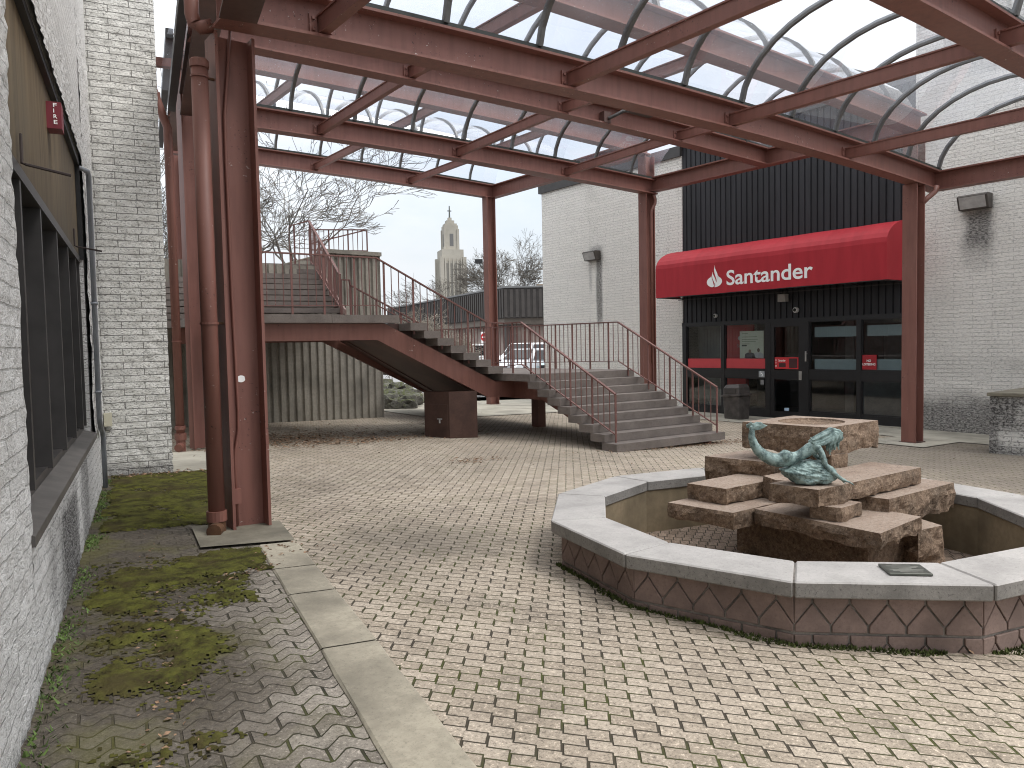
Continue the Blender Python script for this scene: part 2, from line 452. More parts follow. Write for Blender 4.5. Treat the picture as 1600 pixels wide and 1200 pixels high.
def m_panel():
    k = N('tan_panel'); p = k.pos()
    s = k.noise(4, k.vmath('MULTIPLY', p, (3.2, 3.2, .22)), 5, .6); n = k.noise(1.2, p, 4)
    c = k.mix(k.ramp(s, .35, .7), (.165,.122,.070), (.085,.062,.038))
    c = k.mix(k.ramp(n, .4, .75, 0, .6), c, (.12,.105,.075))
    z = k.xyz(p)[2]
    run = k.noise(9, k.vmath('MULTIPLY', p, (4, 4, .12)), 3)
    c = k.mix(k.math('MULTIPLY', k.ramp(run, .60, .68), .7), c, (.03,.024,.018))
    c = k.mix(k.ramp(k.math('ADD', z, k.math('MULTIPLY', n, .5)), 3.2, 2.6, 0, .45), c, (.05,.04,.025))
    return k.pbr(c, .7, None, 0, .3)
M_TAN = m_panel()

def m_ribbed():
    k = N('black_ribbed_metal'); p = k.pos()
    c = k.mix(k.ramp(k.noise(1.5, k.vmath('MULTIPLY', p, (1,3,.4)), 4), .3, .7), (.0125,.0125,.015), (.022,.022,.026))
    return k.pbr(c, .5, None, 0, .4)
M_BLACKMETAL = m_ribbed()

def m_awning():
    k = N('red_canvas'); p = k.pos()
    n = k.noise(2.0, k.vmath('MULTIPLY', p, (1, 2.5, .5)), 4); w = k.noise(260, p, 1)
    c = k.mix(k.ramp(n, .3, .7), (.36,.017,.027), (.43,.022,.034))
    return k.pbr(c, .6, k.bump(k.math('ADD', k.math('MULTIPLY', n, 2), k.math('MULTIPLY', w, .2)), .3, .008), 0, .35)
M_AWN = m_awning()

# ------------------------------------------------------------------ ground levels
def G(x, y):
    z = .27 - .028*x + .0075*y - .010*max(0, 3.2-y)
    d = math.hypot(x-7, y-8)
    w = min(1, max(0, (d-14)/16)); w = w*w*(3-2*w)
    return z*(1-w) + .02*w

def ground_sheet(name, x0, x1, y0, y1, step, dz, mat, keep=None, fn=None):
    bm = bm_new()
    nx = max(1, int(round((x1-x0)/step))); ny = max(1, int(round((y1-y0)/step)))
    vs = {}
    for i in range(nx+1):
        for j in range(ny+1):
            x = x0+(x1-x0)*i/nx; y = y0+(y1-y0)*j/ny
            vs[i,j] = (x, y)
    made = {}
    def v(i, j):
        if (i,j) not in made:
            x, y = vs[i,j]; made[i,j] = bm.verts.new((x, y, G(x,y)+dz))
        return made[i,j]
    for i in range(nx):
        for j in range(ny):
            if keep and not keep(*vs[i,j]): continue
            bm.faces.new((v(i,j), v(i+1,j), v(i+1,j+1), v(i,j+1)))
    return kind(obj(name, bm, mat), 'structure')

def lm_sheet(name, l0, l1, m0, m1, dz, mat, thick=0.0, nl=12):
    bm = bm_new(); top = []
    for i in range(nl+1):
        l = l0+(l1-l0)*i/nl
        row = []
        for m in (m0, m1):
            p = lm(l, m); row.append((p.x, p.y, G(p.x,p.y)+dz))
        top.append(row)
    vt = [[bm.verts.new(c) for c in r] for r in top]
    for i in range(nl):
        bm.faces.new((vt[i][0], vt[i][1], vt[i+1][1], vt[i+1][0]))
    if thick:
        vb = [[bm.verts.new((c[0], c[1], c[2]-thick)) for c in r] for r in top]
        for i in range(nl):
            bm.faces.new((vt[i][0], vt[i+1][0], vb[i+1][0], vb[i][0])); bm.faces.new((vt[i][1], vb[i][1], vb[i+1][1], vt[i+1][1]))
        bm.faces.new((vt[0][0], vb[0][0], vb[0][1], vt[0][1])); bm.faces.new((vt[-1][0], vt[-1][1], vb[-1][1], vb[-1][0]))
    bmesh.ops.recalc_face_normals(bm, faces=bm.faces[:])
    return kind(obj(name, bm, mat), 'structure')

# far ground as one sheet reaching the horizon
bm = bm_new()
rings = []
for r_ in (0, 6, 12, 18, 24, 30, 40, 60, 120, 400, 900):
    ring = []
    for k_ in range(64):
        a = 2*PI*k_/64; x = 7+r_*math.cos(a); y = 8+r_*math.sin(a)
        ring.append(bm.verts.new((x, y, G(x,y)-(.30 if r_ < 28 else .05))))
    rings.append(ring)
for a_, b_ in zip(rings[:-1], rings[1:]):
    for k_ in range(64):
        bm.faces.new((a_[k_], b_[k_], b_[(k_+1)%64], a_[(k_+1)%64]))
bmesh.ops.remove_doubles(bm, verts=bm.verts[:], dist=1e-5)
kind(obj('ground', bm, M_ASPHALT), 'structure')

FC = (4.51, 2.79)            # fountain centre
def in_fountain(x, y): return math.hypot(x+.05-FC[0], y+.05-FC[1]) < 1.50
ground_sheet('brick_pavement', -4, 15.2, -4, 17.0, .1, 0, M_PAVER, keep=lambda x, y: not in_fountain(x, y))
lm_sheet('side_pavement', -3, 9.2, -.60, .66, .006, M_PAVER_L)
ks = [-3.0, -1.0, .6, 1.9, 3.35, 4.18, 4.72, 5.37]
bm = bm_new()
for l0_, l1_ in zip(ks[:-1], ks[1:]):
    n_ = max(2, int((l1_-l0_)/.25)); rows = []
    for i in range(n_+1):
        l = l0_+.006+(l1_-l0_-.012)*i/n_; row = []
        for m_, dz_ in ((.655,-.04),(.655,.010),(.665,.017),(.905,.017),(.915,.010),(.915,-.04)):
            p = lm(l, m_ + (noise.noise(Vector((l*7, m_, 1)))*.006 if m_ in (.655,.915) else 0)); row.append(bm.verts.new((p.x, p.y, G(p.x,p.y)+dz_)))
        rows.append(row)
    for a_, b_ in zip(rows[:-1], rows[1:]):
        for q in range(5): bm.faces.new((a_[q], a_[q+1], b_[q+1], b_[q]))
kind(obj('kerb_strip', bm, M_KERB), 'structure')
lm_sheet('concrete_path', 9.1, 10.9, .24, .95, .012, M_APRON)
bm = bm_new()
bx = [lm(5.42,.29), lm(5.38,.90), lm(6.05,.90), lm(6.12,.27)]
vs = [bm.verts.new((p.x, p.y, G(p.x,p.y)+.026)) for p in bx]; bm.faces.new(vs)
kind(obj('concrete_pad', bm, M_PAD), 'structure')
ground_sheet('concrete_apron', 12.75, 14.5, 3.0, 12.6, .4, .010, M_APRON)
ground_sheet('column_pad', 11.5, 12.75, 5.1, 6.1, .3, .012, M_APRON)
ground_sheet('sidewalk', 8.2, 20, 13.2, 17.6, .4, .014, M_APRON)
ground_sheet('road', -20, 70, 19, 75, 1.5, .02, M_ROAD)
# far kerb of the road
bm = bm_new(); bar(bm, (8, 18.9, G(8,18.9)+.06), (40, 18.9, .08), .18, .14); kind(obj('road_kerb', bm, M_APRON, bevel=.01), 'structure')

# ------------------------------------------------------------------ left building
bld = thing('block_building', 'white painted split block building with a dark window band, closest on the left', 'building', lm(5, -.42, .28))
WL0, WL1, WZ0, WZS, WZH, WZP, WZT = 3.40, 7.62, -.2, .93, 2.43, 3.29, 8.0
MW = -.415
def wall_quad(bm, l0, l1, z0, z1, m=MW):
    # subdivided so the rough edge of the stone can be pushed about
    nl = max(1, int((l1-l0)/.035)); nz = max(1, int((z1-z0)/.035))
    g_ = [[bm.verts.new(lm(l0+(l1-l0)*i/nl, m, z0+(z1-z0)*j/nz)) for j in range(nz+1)] for i in range(nl+1)]
    for i in range(nl):
        for j in range(nz):
            bm.faces.new((g_[i][j], g_[i+1][j], g_[i+1][j+1], g_[i][j+1]))
bm = bm_new()
wall_quad(bm, .2, WL0, WZ0, 3.6); wall_quad(bm, WL0, WL1, WZ0, WZS-.065); wall_quad(bm, WL1, 9.1, WZ0, 4.6); wall_quad(bm, WL0, WL1, WZP, 3.6)
bmesh.ops.remove_doubles(bm, verts=bm.verts[:], dist=.004)
for v in bm.verts:
    n_ = noise.noise(v.co*14)*.010 + noise.noise(v.co*40)*.006
    edge_ = noise.noise(Vector((v.co.z*24, v.co.y*3, 4)))*.018
    v.co += Mdir*n_
    if abs(v.co.dot(Ldir)-WL0) < .02 and WZS < v.co.z < WZP: v.co += Ldir*edge_
bmesh.ops.recalc_face_normals(bm, faces=bm.faces[:])
obj('wall', bm, M_BLOCK_L, bld)
bm = bm_new()
# plain upper part, reveals and the mass behind
frame(bm, (0,0,0), Ldir, Mdir, UP, (-6, -3.5, 3.6), (WL0, MW-.004, WZT))
frame(bm, (0,0,0), Ldir, Mdir, UP, (WL0, -3.5, 3.6), (9.1, MW-.004, WZT))
frame(bm, (0,0,0), Ldir, Mdir, UP, (-6, -3.5, WZ0), (.2, MW-.004, 3.6))
frame(bm, (0,0,0), Ldir, Mdir, UP, (.2, -3.5, WZ0), (WL0-.012, MW-.03, 3.6))
frame(bm, (0,0,0), Ldir, Mdir, UP, (WL0-.012, -3.5, WZ0), (WL1, MW-.03, WZS-.02))
frame(bm, (0,0,0), Ldir, Mdir, UP, (WL1, -3.5, WZ0), (9.1, MW-.03, 3.6))
frame(bm, (0,0,0), Ldir, Mdir, UP, (WL0-.012, -3.5, WZP), (WL1, MW-.03, 3.6))
obj('upper_wall', bm, M_BLOCK_L, bld)
# return wall facing the camera
bm = bm_new()
nm_, nz_ = 30, 190
g_ = [[None]*(nz_+1) for _ in range(nm_+1)]
for i in range(nm_+1):
    for j in range(nz_+1):
        m_ = -.44+(.242+.44)*i/nm_; z_ = -.1+6.4*j/nz_
        p = lm(9.1, m_, z_)
        p += Ldir*(noise.noise(p*12)*.012) 
        if i == nm_: p += Mdir*noise.noise(Vector((z_*16, 2, 7)))*.012
        g_[i][j] = bm.verts.new(p)
for i in range(nm_):
    for j in range(nz_):
        bm.faces.new((g_[i][j], g_[i+1][j], g_[i+1][j+1], g_[i][j+1]))
obj('return_wall', bm, M_BLOCK_R, bld)
bm = bm_new(); frame(bm, (0,0,0), Ldir, Mdir, UP, (9.13, -3.5, -.1), (9.8, .235, 8.0))
frame(bm, (0,0,0), Ldir, Mdir, UP, (9.1, -.44, 6.3), (9.13, .24, 8.0))
obj('rear_wall', bm, M_BLOCK_R, bld)
# tan panel over the window
bm = bm_new(); frame(bm, (0,0,0), Ldir, Mdir, UP, (WL0-.02, -.60, WZH+.03), (WL1, -.475, WZP)); obj('fascia_panel', bm, M_TAN, bld)
bm = bm_new(); frame(bm, (0,0,0), Ldir, Mdir, UP, (WL0, -.474, WZP-.05), (WL1, -.44, WZP)); frame(bm, (0,0,0), Ldir, Mdir, UP, (WL1-.03, -.474, WZH), (WL1, -.44, WZP-.05)); obj('panel_shadow_strip', bm, M_GUTTER, bld)  # black strip drawn as the shadow line over the panel, another down its side
win = bpy.data.objects.new('window', None); COL.objects.link(win); win.parent = bld
def sub(name, bm, mat, **kw): return obj(name, bm, mat, win, **kw)
bm = bm_new()
for l_ in (3.44, 4.10, 4.86, 5.72, 6.52, 7.24, 7.59):
    frame(bm, (0,0,0), Ldir, Mdir, UP, (l_-.024, -.66, WZS+.05), (l_+.024, -.475, WZH-.02))
split(sub('mullion', bm, M_DARKMETAL, bevel=.004))
bm = bm_new()
frame(bm, (0,0,0), Ldir, Mdir, UP, (WL0-.02, -.75, WZH-.03), (WL1, -.468, WZH+.028))
frame(bm, (0,0,0), Ldir, Mdir, UP, (WL0-.02, -.75, WZS), (WL1, -.50, WZS+.06))
sub('frame', bm, M_DARKMETAL, bevel=.004)
bm = bm_new()
prism(bm, [lm(WL0-.03,-.56,WZS+.03), lm(WL0-.03,-.40,WZS-.02), lm(WL0-.03,-.40,WZS-.062), lm(WL0-.03,-.412,WZS-.062), lm(WL0-.03,-.56,WZS-.02)], Ldir*4.22)
M_SILL = simple('weathered_sill', (.085,.078,.072), .5, .25, 7)
sub('sill', bm, M_SILL)
bm = bm_new(); frame(bm, (0,0,0), Ldir, Mdir, UP, (WL0, -.61, WZS+.05), (WL1, -.60, WZH-.04))
def m_darkglass(name, base, r0=.03):
    k = N(name)
    return k.pbr(base, .06, None, 0, .5)
M_DGLASS = m_darkglass('dark_glass', (.012,.014,.015))
sub('pane', bm, M_DGLASS)
# conduit and box in the corner
bm = bm_new()
tube(bm, [lm(7.60,-.44,3.22), lm(7.74,-.385,3.225), lm(7.79,-.38,3.19), lm(7.80,-.385,1.02), lm(7.95,-.385,.92), lm(8.22,-.385,.86), lm(8.30,-.385,.78), lm(8.32,-.385,.29)], .022, 10)
for z_ in (2.05, 1.25): frame(bm, (0,0,0), Ldir, Mdir, UP, (7.765, -.41, z_), (7.835, -.355, z_+.022))
obj('conduit', bm, simple('grey_conduit', (.21,.225,.25), .45, .12), bld, smooth=True)
bm = bm_new(); frame(bm, (0,0,0), Ldir, Mdir, UP, (9.02, -.405, .84), (9.09, -.33, .98)); obj('junction_box', bm, simple('beige_box', (.52,.49,.38), .5, .05), bld, bevel=.006)
bm = bm_new()
for l_ in (4.02, 6.9):
    tube(bm, [lm(l_+.05,-.46,2.60), lm(l_,-.455,2.46), lm(l_,-.44,2.455), lm(l_+.05,-.27,2.43)], .007, 6)
split(obj('bracket', bm, simple('rust_iron', (.03,.02,.018), .8), bld))
bell = thing('fire_alarm_sounder', 'small red FIRE alarm box with white beacon on the tan panel of the left building', 'fire alarm', lm(5.2,-.47,2.98))
bm = bm_new(); frame(bm, (0,0,0), Ldir, Mdir, UP, (5.42, -.476, 2.985), (5.56, -.395, 3.145)); M_ALARM = simple('alarm_red', (.17,.018,.03), .5, .1); obj('housing', bm, M_ALARM, bell, bevel=.006)
bm = bm_new(); ball(bm, lm(5.59,-.42,3.13), .022, .022, .024, 12, 8); obj('beacon', bm, simple('beacon_lens', (.62,.55,.36), .3), bell, smooth=True)

def text_mesh(name, body, mat, parent, origin, ux, uy, width, height=None, bold=0.0, align_left=True, extr=.003, spacing=1.0):
    cu = bpy.data.curves.new(name, 'FONT'); cu.body = body; cu.offset = bold; cu.extrude = 0; cu.space_character = spacing
    cu.resolution_u = 6
    o = bpy.data.objects.new(name+'_tmp', cu); COL.objects.link(o)
    dg = bpy.context.evaluated_depsgraph_get()
    me = bpy.data.meshes.new_from_object(o.evaluated_get(dg))
    bpy.data.objects.remove(o)
    xs = [v.co.x for v in me.vertices]; ys = [v.co.y for v in me.vertices]
    x0, x1, y0, y1 = min(xs), max(xs), min(0, min(ys)), max(ys)
    sx = width/(x1-x0); sy = (height/(y1-y0)) if height else sx
    ux = Vector(ux); uy = Vector(uy); nz = ux.cross(uy).normalized()
    org = Vector(origin)
    bm = bm_new(); bm.from_mesh(me); bpy.data.meshes.remove(me)
    for v in bm.verts:
        v.co = org + ux*((v.co.x-x0)*sx) + uy*((v.co.y-y0)*sy) + nz*extr
    return obj(name, bm, mat, parent)
# FIRE reads down the end face turned to the camera
for i_, ch in enumerate('FIRE'):
    text_mesh('lettering', ch, M_WHITE, bell, lm(5.418, -.437, 3.112-.034*i_), Mdir, UP, .020 if ch != 'I' else .005, .024, .02, extr=.002)

# ------------------------------------------------------------------ steel canopy
can = thing('steel_canopy', 'rust red steel canopy with stepped glass barrel vaults over the plaza', 'canopy', (7, 8, .1))
def xl(y, m=.67): return (m + LX*y)/MX
levels = [
    dict(name='lower', ys=(-.02, 2.71, 5.50), z=lambda x, y: 4.05-.0045*(x-7.5)**2, xr=12.80, depth=.30, pur=(-.05,2.45,4.96,7.46,10.02), rib0=.48),
    dict(name='middle', ys=(5.50, 8.17, 10.9), z=lambda x, y: 4.80-.0028*(x-6.9)**2 + (.05 if abs(y-8.17) < .1 else 0), xr=12.22, depth=.30, pur=(2.3,4.78,7.26,9.72), rib0=.25),
    dict(name='upper', ys=(10.9, 13.6, 16.3), z=lambda x, y: 5.60-.0026*(x-6.2)**2, xr=12.02, depth=.34, pur=(4.58,7.02,9.45), rib0=.0),
]
for li, lv in enumerate(levels):
    ys, zf, xr, dp = lv['ys'], lv['z'], lv['xr'], lv['depth']
    for bi, y in enumerate(ys):
        x0 = xl(y, .55) if y > 0 else -1.2
        bm = bm_new()
        ibeam(bm, lambda t: (x0+(xr-x0)*t, y, zf(x0+(xr-x0)*t, y)), 14, dp, .21, (0,1,0))
        bo = obj('beam', bm, M_RED, can)
        bm = bm_new()      # glazing channel along the top
        for s_ in ((-1,) if bi == 2 else (1,) if bi == 0 else (-1,1)):
            for i in range(14):
                xa = x0+(xr-x0)*i/14; xb = x0+(xr-x0)*(i+1)/14
                bar(bm, (xa, y+s_*.055, zf(xa,y)+dp+.022), (xb, y+s_*.055, zf(xb,y)+dp+.022), .05, .045)
        obj('glazing_channel', bm, M_GASKET, bo)
    # purlins between the beams
    for bi in range(2):
        ya, yb = ys[bi], ys[bi+1]
        for px in lv['pur']:
            if px < xl((ya+yb)/2, .5) and ya > 1: continue
            za, zb = zf(px, ya)+.04, zf(px, yb)+.04
            bm = bm_new()
            ibeam(bm, lambda t: (px, ya+.012+(yb-ya-.024)*t, za+(zb-za)*t), 1, .145, .075, (1,0,0), .014, .05)
            po = obj('purlin', bm, M_RED, can)
            for yy, s_, z_ in ((yb, -1, zb), (ya, 1, za)):
                bm = bm_new()
                yp = yy + s_*.0105
                for sx in (-1, 1):
                    box(bm, (px+sx*.065-.03, min(yp, yp+s_*.012), z_-.005), (px+sx*.065+.03, max(yp, yp+s_*.012), z_+.15))
                    for dz in (.035, .115):
                        box(bm, (px+sx*.068-.011, min(yp+s_*.012, yp+s_*.026), z_+dz-.011), (px+sx*.068+.011, max(yp+s_*.012, yp+s_*.026), z_+dz+.011))
                obj('bolt_plate', bm, M_RED, po)
        # glass barrel vault with its ribs
        xa = max(xl((ya+yb)/2, .6), -1.0); xb = xr - .02
        nseg = 16; rise = .88
        def arc(t, zb_):
            a = PI*t
            return (ya+.07) + (yb-ya-.14)*(.5-.5*math.cos(a*.94+.03*PI)), zb_ + rise*(math.sin(a*.94+.03*PI)-math.sin(.03*PI))
        nx = 12
        bm = bm_new(); grid = []
        for i in range(nx+1):
            x = xa+(xb-xa)*i/nx; row = []
            for j in range(nseg+1):
                yy, zz = arc(j/nseg, zf(x, (ya+yb)/2)+dp+.03)
                row.append(bm.verts.new((x, yy, zz)))
            grid.append(row)
        for i in range(nx):
            for j in range(nseg):
                bm.faces.new((grid[i][j], grid[i][j+1], grid[i+1][j+1], grid[i+1][j]))
        vo = obj('glass_vault', bm, M_VAULT, can, smooth=True)
        x = lv['rib0']
        while x < xb:
            if x > xa:
                bm = bm_new(); pr = None
                prof = [(-.022,-.028),(.022,-.028),(.022,.03),(-.022,.03)]
                rr = []
                for j in range(nseg+1):
                    yy, zz = arc(j/nseg, zf(x, (ya+yb)/2)+dp+.03)
                    y2, z2 = arc(min(1, j/nseg+.01), zf(x, (ya+yb)/2)+dp+.03); y1, z1 = arc(max(0, j/nseg-.01), zf(x, (ya+yb)/2)+dp+.03)
                    d = Vector((0, y2-y1, z2-z1)).normalized(); nn = Vector((0, -d.z, d.y))
                    rr.append([bm.verts.new(Vector((x+a, yy, zz)) + nn*b) for a, b in prof])
                for j in range(nseg):
                    for q in range(4):
                        bm.faces.new((rr[j][q], rr[j][(q+1)%4], rr[j+1][(q+1)%4], rr[j+1][q]))
                bmesh.ops.recalc_face_normals(bm, faces=bm.faces[:])
                obj('rib', bm, M_ALU, vo)
            x += 1.017
    # edge beams
    z_e = zf(xr, ys[2])
    bm = bm_new()
    ibeam(bm, lambda t: (xr-.06, ys[0]+.1+(ys[2]-ys[0]-.1)*t, zf(xr, ys[1])+.004), 2, dp-.008, .19, (1,0,0))
    obj('edge_beam', bm, M_RED, can)
    bm = bm_new()
    l0_ = (ys[0]-.0)/LY*.98+.1 if li else -1.5
    l1_ = (ys[2])/LY*.98+.12
    zz_ = zf(xl(ys[1]), ys[1]) if li else 3.90
    if li: zz_ = zf(xl(ys[2]), ys[2])
    ibeam(bm, lambda t: lm(l0_+(l1_-l0_)*t, .68, zz_-.012), 2, dp, .25, Mdir)
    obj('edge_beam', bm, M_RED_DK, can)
    if li:
        bm = bm_new(); frame(bm, (0,0,0), Ldir, Mdir, UP, (l0_-.3, .41, zz_+.02), (l1_, .50, zz_+.14)); obj('gutter', bm, M_GUTTER, can)

def column(p, z0, z1, dx, dy, wf, dep, tf=.022, tw=.016):
    """H column: dx is the web direction (depth dep), dy the flange direction (width wf)"""
    bm = bm_new()
    p = Vector((p[0], p[1], 0))
    frame(bm, p, dx, dy, UP, (0, -wf/2, z0), (tf, wf/2, z1))
    frame(bm, p, dx, dy, UP, (dep-tf, -wf/2, z0), (dep, wf/2, z1))
    frame(bm, p, dx, dy, UP, (tf, -tw/2, z0), (dep-tf, tw/2, z1))
    return obj('column', bm, M_RED, can)
X_ = Vector((1,0,0)); Y_ = Vector((0,1,0))
COL1 = (5.962, .518); COL2 = (11.12, .545); COL3 = (16.65, .55)
for (l_, m_), zt in ((COL1, 3.892), (COL2, 5.55), (COL3, 5.55)):
    p = lm(l_, m_); c_ = column(p, G(p.x,p.y)+.02, zt, X_, Y_, .24, .285)
p = lm(*COL1); column(p, 4.20, 4.78, X_, Y_, .24, .285)
for x_, y_, z1 in ((11.96, 5.53, 3.955), (11.88, 10.93, 4.735), (11.66, 16.25, 5.515)):
    column((x_, y_), G(x_,y_)+.006, z1, X_, Y_, .215, .27)
column((11.96,5.53), 4.262, 4.72, X_, Y_, .215, .27); column((11.88,10.93), 5.04, 5.50, X_, Y_, .215, .27)
# base plates
bm = bm_new()
for x_, y_ in ((12.09,5.53),(12.01,10.93),(11.8,16.25)):
    box(bm, (x_-.16, y_-.13, G(x_,y_)-.02), (x_+.16, y_+.13, G(x_,y_)+.022))
split(obj('base_plate', bm, M_RED_DK, can))
# down pipes
M_PIPE = m_red('red_pipe_paint', (.20,.086,.066), .64)
def pipe(pts, r_, collars, mat=M_PIPE):
    bm = bm_new(); tube(bm, pts, r_, 18); o = obj('downpipe', bm, mat, can, smooth=True)
    bm = bm_new()
    for (l_, m_, z_, h_, rr) in collars:
        c = lm(l_, m_, z_); tube(bm, [c, c+UP*h_], rr, 18)
    split(obj('collar', bm, mat, o))
    return o
gz = G(*lm(5.9,.42).xy)
pp_ = pipe([lm(5.88,.435,gz+.10), lm(5.88,.435,3.68)], .058, [(5.88,.435,gz+.10,.075,.072),(5.88,.435,3.62,.05,.066),(5.88,.435,1.80,.018,.065),(5.88,.435,3.55,.012,.065)])
bm = bm_new(); tube(bm, [lm(5.88,.435,gz+.0), lm(5.88,.435,gz+.11)], .062, 16); tube(bm, [lm(5.86,.435,gz+.05), lm(5.74,.40,gz+.05)], .052, 16)
M_RUST = m_concrete('rusty_iron', (.13,.065,.035), 9, .6, .5); obj('boot', bm, M_RUST, pp_, smooth=False)
bm = bm_new()
for z_ in (1.81, 3.555): bar(bm, lm(5.88,.49,z_), lm(5.90,.56,z_), .02, .014)
split(obj('bracket', bm, M_RUST, pp_))
bm = bm_new(); tube(bm, [lm(5.88,.40,4.6), lm(5.88,.40,3.99), lm(5.88,.415,3.93), lm(5.88,.45,3.905), lm(5.88,.53,3.93)], .05, 16); obj('pipe_elbow', bm, M_PIPE, can, smooth=True)
gz2 = G(*lm(11.1,.42).xy)
p2 = pipe([lm(11.0,.40,gz2+.2), lm(11.0,.40,4.55), lm(11.0,.33,4.75), lm(11.0,.24,5.05), lm(11.0,.22,6.9)], .055, [(11.0,.40,gz2+.3,.05,.068),(11.0,.40,gz2+.16,.09,.074),(11.0,.22,5.9,.14,.07),(11.0,.26,4.9,.09,.07),(11.0,.40,1.75,.012,.064)])
bm = bm_new(); tube(bm, [lm(11.0,.40,gz2), lm(11.0,.40,gz2+.2)], .06, 16); tube(bm, [lm(10.98,.40,gz2+.08), lm(10.85,.36,gz2+.07)], .05, 16); obj('boot', bm, M_PIPE, p2)
bm = bm_new()
for z_ in (5.38, 6.30): frame(bm, (0,0,0), Ldir, Mdir, UP, (11.1, .05, z_), (11.2, .62, z_+.11))
split(obj('strut', bm, M_RED, can))
bm = bm_new(); frame(bm, (0,0,0), Ldir, Mdir, UP, (11.02, .62, 5.55), (11.22, .72, 6.9)); obj('strut', bm, M_RED, can)
bm = bm_new(); tube(bm, [lm(15.0,.30,.3), lm(15.0,.30,4.9)], .05, 12); obj('downpipe', bm, M_PIPE, can, smooth=True)
# small leader elbows under the right hand corners
bm = bm_new(); tube(bm, [(12.10,10.80,4.70), (12.13,10.79,4.60), (12.12,10.79,4.52), (12.02,10.79,4.38), (12.0,10.79,4.30), (12.0,10.79,1.2)], .032, 10); obj('downpipe', bm, M_PIPE, can, smooth=True)
bm = bm_new(); tube(bm, [(12.45,5.35,3.95), (12.42,5.36,3.86), (12.30,5.42,3.76), (12.22,5.46,3.68)], .04, 10); obj('downpipe', bm, M_PIPE, can, smooth=True)
# conduit on the near column with its little box, and a sticker
bm = bm_new()
cc = [(.66,3.95),(.628,3.6),(.600,3.33),(.598,3.0),(.605,2.0),(.618,1.15),(.615,1.02),(.585,.86),(.580,.78),(.580,.30)]
CY = lm(*COL1).y; CX0 = lm(*COL1).x; tube(bm, [(CX0+m_-.54+.02, CY-.022, z_) for m_, z_ in cc], .012, 8); co = obj('conduit', bm, M_RED, can, smooth=True)
bm = bm_new(); box(bm, (CX0+.035, CY-.065, .47), (CX0+.085, CY-.010, .58)); obj('junction_box', bm, M_RED, co, bevel=.004)
bm = bm_new(); prism(bm, [Vector((CX0+.132+.030*math.cos(a), CY-.0082, 1.395+.020*math.sin(a)+(.008 if 0 < a < PI else -.004))) for a in [2*PI*i/12 for i in range(12)]], -Y_*.001); obj('sticker', bm, M_WHITE, can)
# flood light under the middle beam
fl = thing('flood_light', 'small dark flood lamp on an arm under the middle canopy beam', 'flood lamp', (8.03, 8.03, 4.9))
bm = bm_new(); box(bm, (7.97,8.055,4.86), (8.11,8.15,5.02)); obj('mount', bm, M_RED_DK, fl)
bm = bm_new(); tube(bm, [(8.05,8.05,4.92),(8.12,7.98,4.96),(8.22,7.92,5.02),(8.42,7.80,5.05)], .025, 8); obj('arm', bm, M_DARKMETAL, fl)
bm = bm_new(); box(bm, (8.25,7.72,5.0), (8.75,7.90,5.06)); obj('head', bm, M_DARKMETAL, fl, bevel=.01)

# ------------------------------------------------------------------ staircase
SO = Vector((7.394, 7.319, 0)); SU = Vector((.9976, -.0698, 0)); SV = Vector((0,1,0))
def st(u, v, z): return SO + SU*u + SV*v + UP*z
stair = thing('staircase', 'concrete tread staircase with red steel stringers climbing from the plaza to the terrace', 'staircase', st(1.1, 1, .1))
W_ = 2.19; RI = .1165; RUN = .2345
Z1 = .226
def slab(name, u0, u1, v0, v1, z0, z1, mat=M_STEP, par=stair, bev=.008):
    bm = bm_new(); frame(bm, SO, SU, SV, UP, (u0,v0,z0), (u1,v1,z1)); return obj(name, bm, mat, par, bevel=bev)
for k in range(8):
    slab('tread', 0, W_, RUN*k, RUN*k+.285, Z1+RI*k-.112, Z1+RI*k)
ZL = Z1+RI*8
slab('landing', 0, W_, RUN*8, 4.80, ZL-.115, ZL)
slab('landing', .3, W_, 4.81, 8.2, ZL-.115, ZL)
URUN = .2275; URI = .118
for k in range(7):
    slab('tread', -.27-URUN*k, -URUN*k+.012, 2.585, 4.775, ZL+URI*(k+1)-.112, ZL+URI*(k+1))
ZU = ZL+URI*8
slab('landing', -2.86, -1.82, 2.585, 4.90, ZU-.115, ZU); slab('landing', -4.4, -2.866, 2.585, 4.90, ZU-.115, ZU)
# top flight, turned square to the left building
TO = st(-1.665, 4.82, 0)
NT = 10; TRI = (3.30-ZU)/NT; TRUN = .235
for k in range(NT):
    bm = bm_new(); frame(bm, TO, Mdir, Ldir, UP, (-5.0, TRUN*k, ZU+TRI*(k+1)-.088), (0, TRUN*k+.27, ZU+TRI*(k+1))); obj('tread', bm, M_STEP, stair, bevel=.006)
bm = bm_new(); frame(bm, TO, Mdir, Ldir, UP, (-4.2, -.25, ZU-.11), (0, .5, ZU-.002)); obj('landing', bm, M_STEP, stair)
# stringers
M_STR = m_red('stringer_paint', (.165,.070,.053), .66)
def plate(pts, v, th, mat=M_STR, name='stringer'):
    bm = bm_new(); prism(bm, [st(u, v, z) for u, z in pts], SV*th); return obj(name, bm, mat, stair)
zb_ = lambda u: None
near = [(-4.4,ZU-.125),(-2.02,ZU-.125),(-.08,ZL-.13),(.35,ZL-.13),(.35,.76),(-.24,.78),(-2.14,1.735),(-4.4,1.735)]
for v_ in (2.66, 4.62): plate(near, v_, .05)
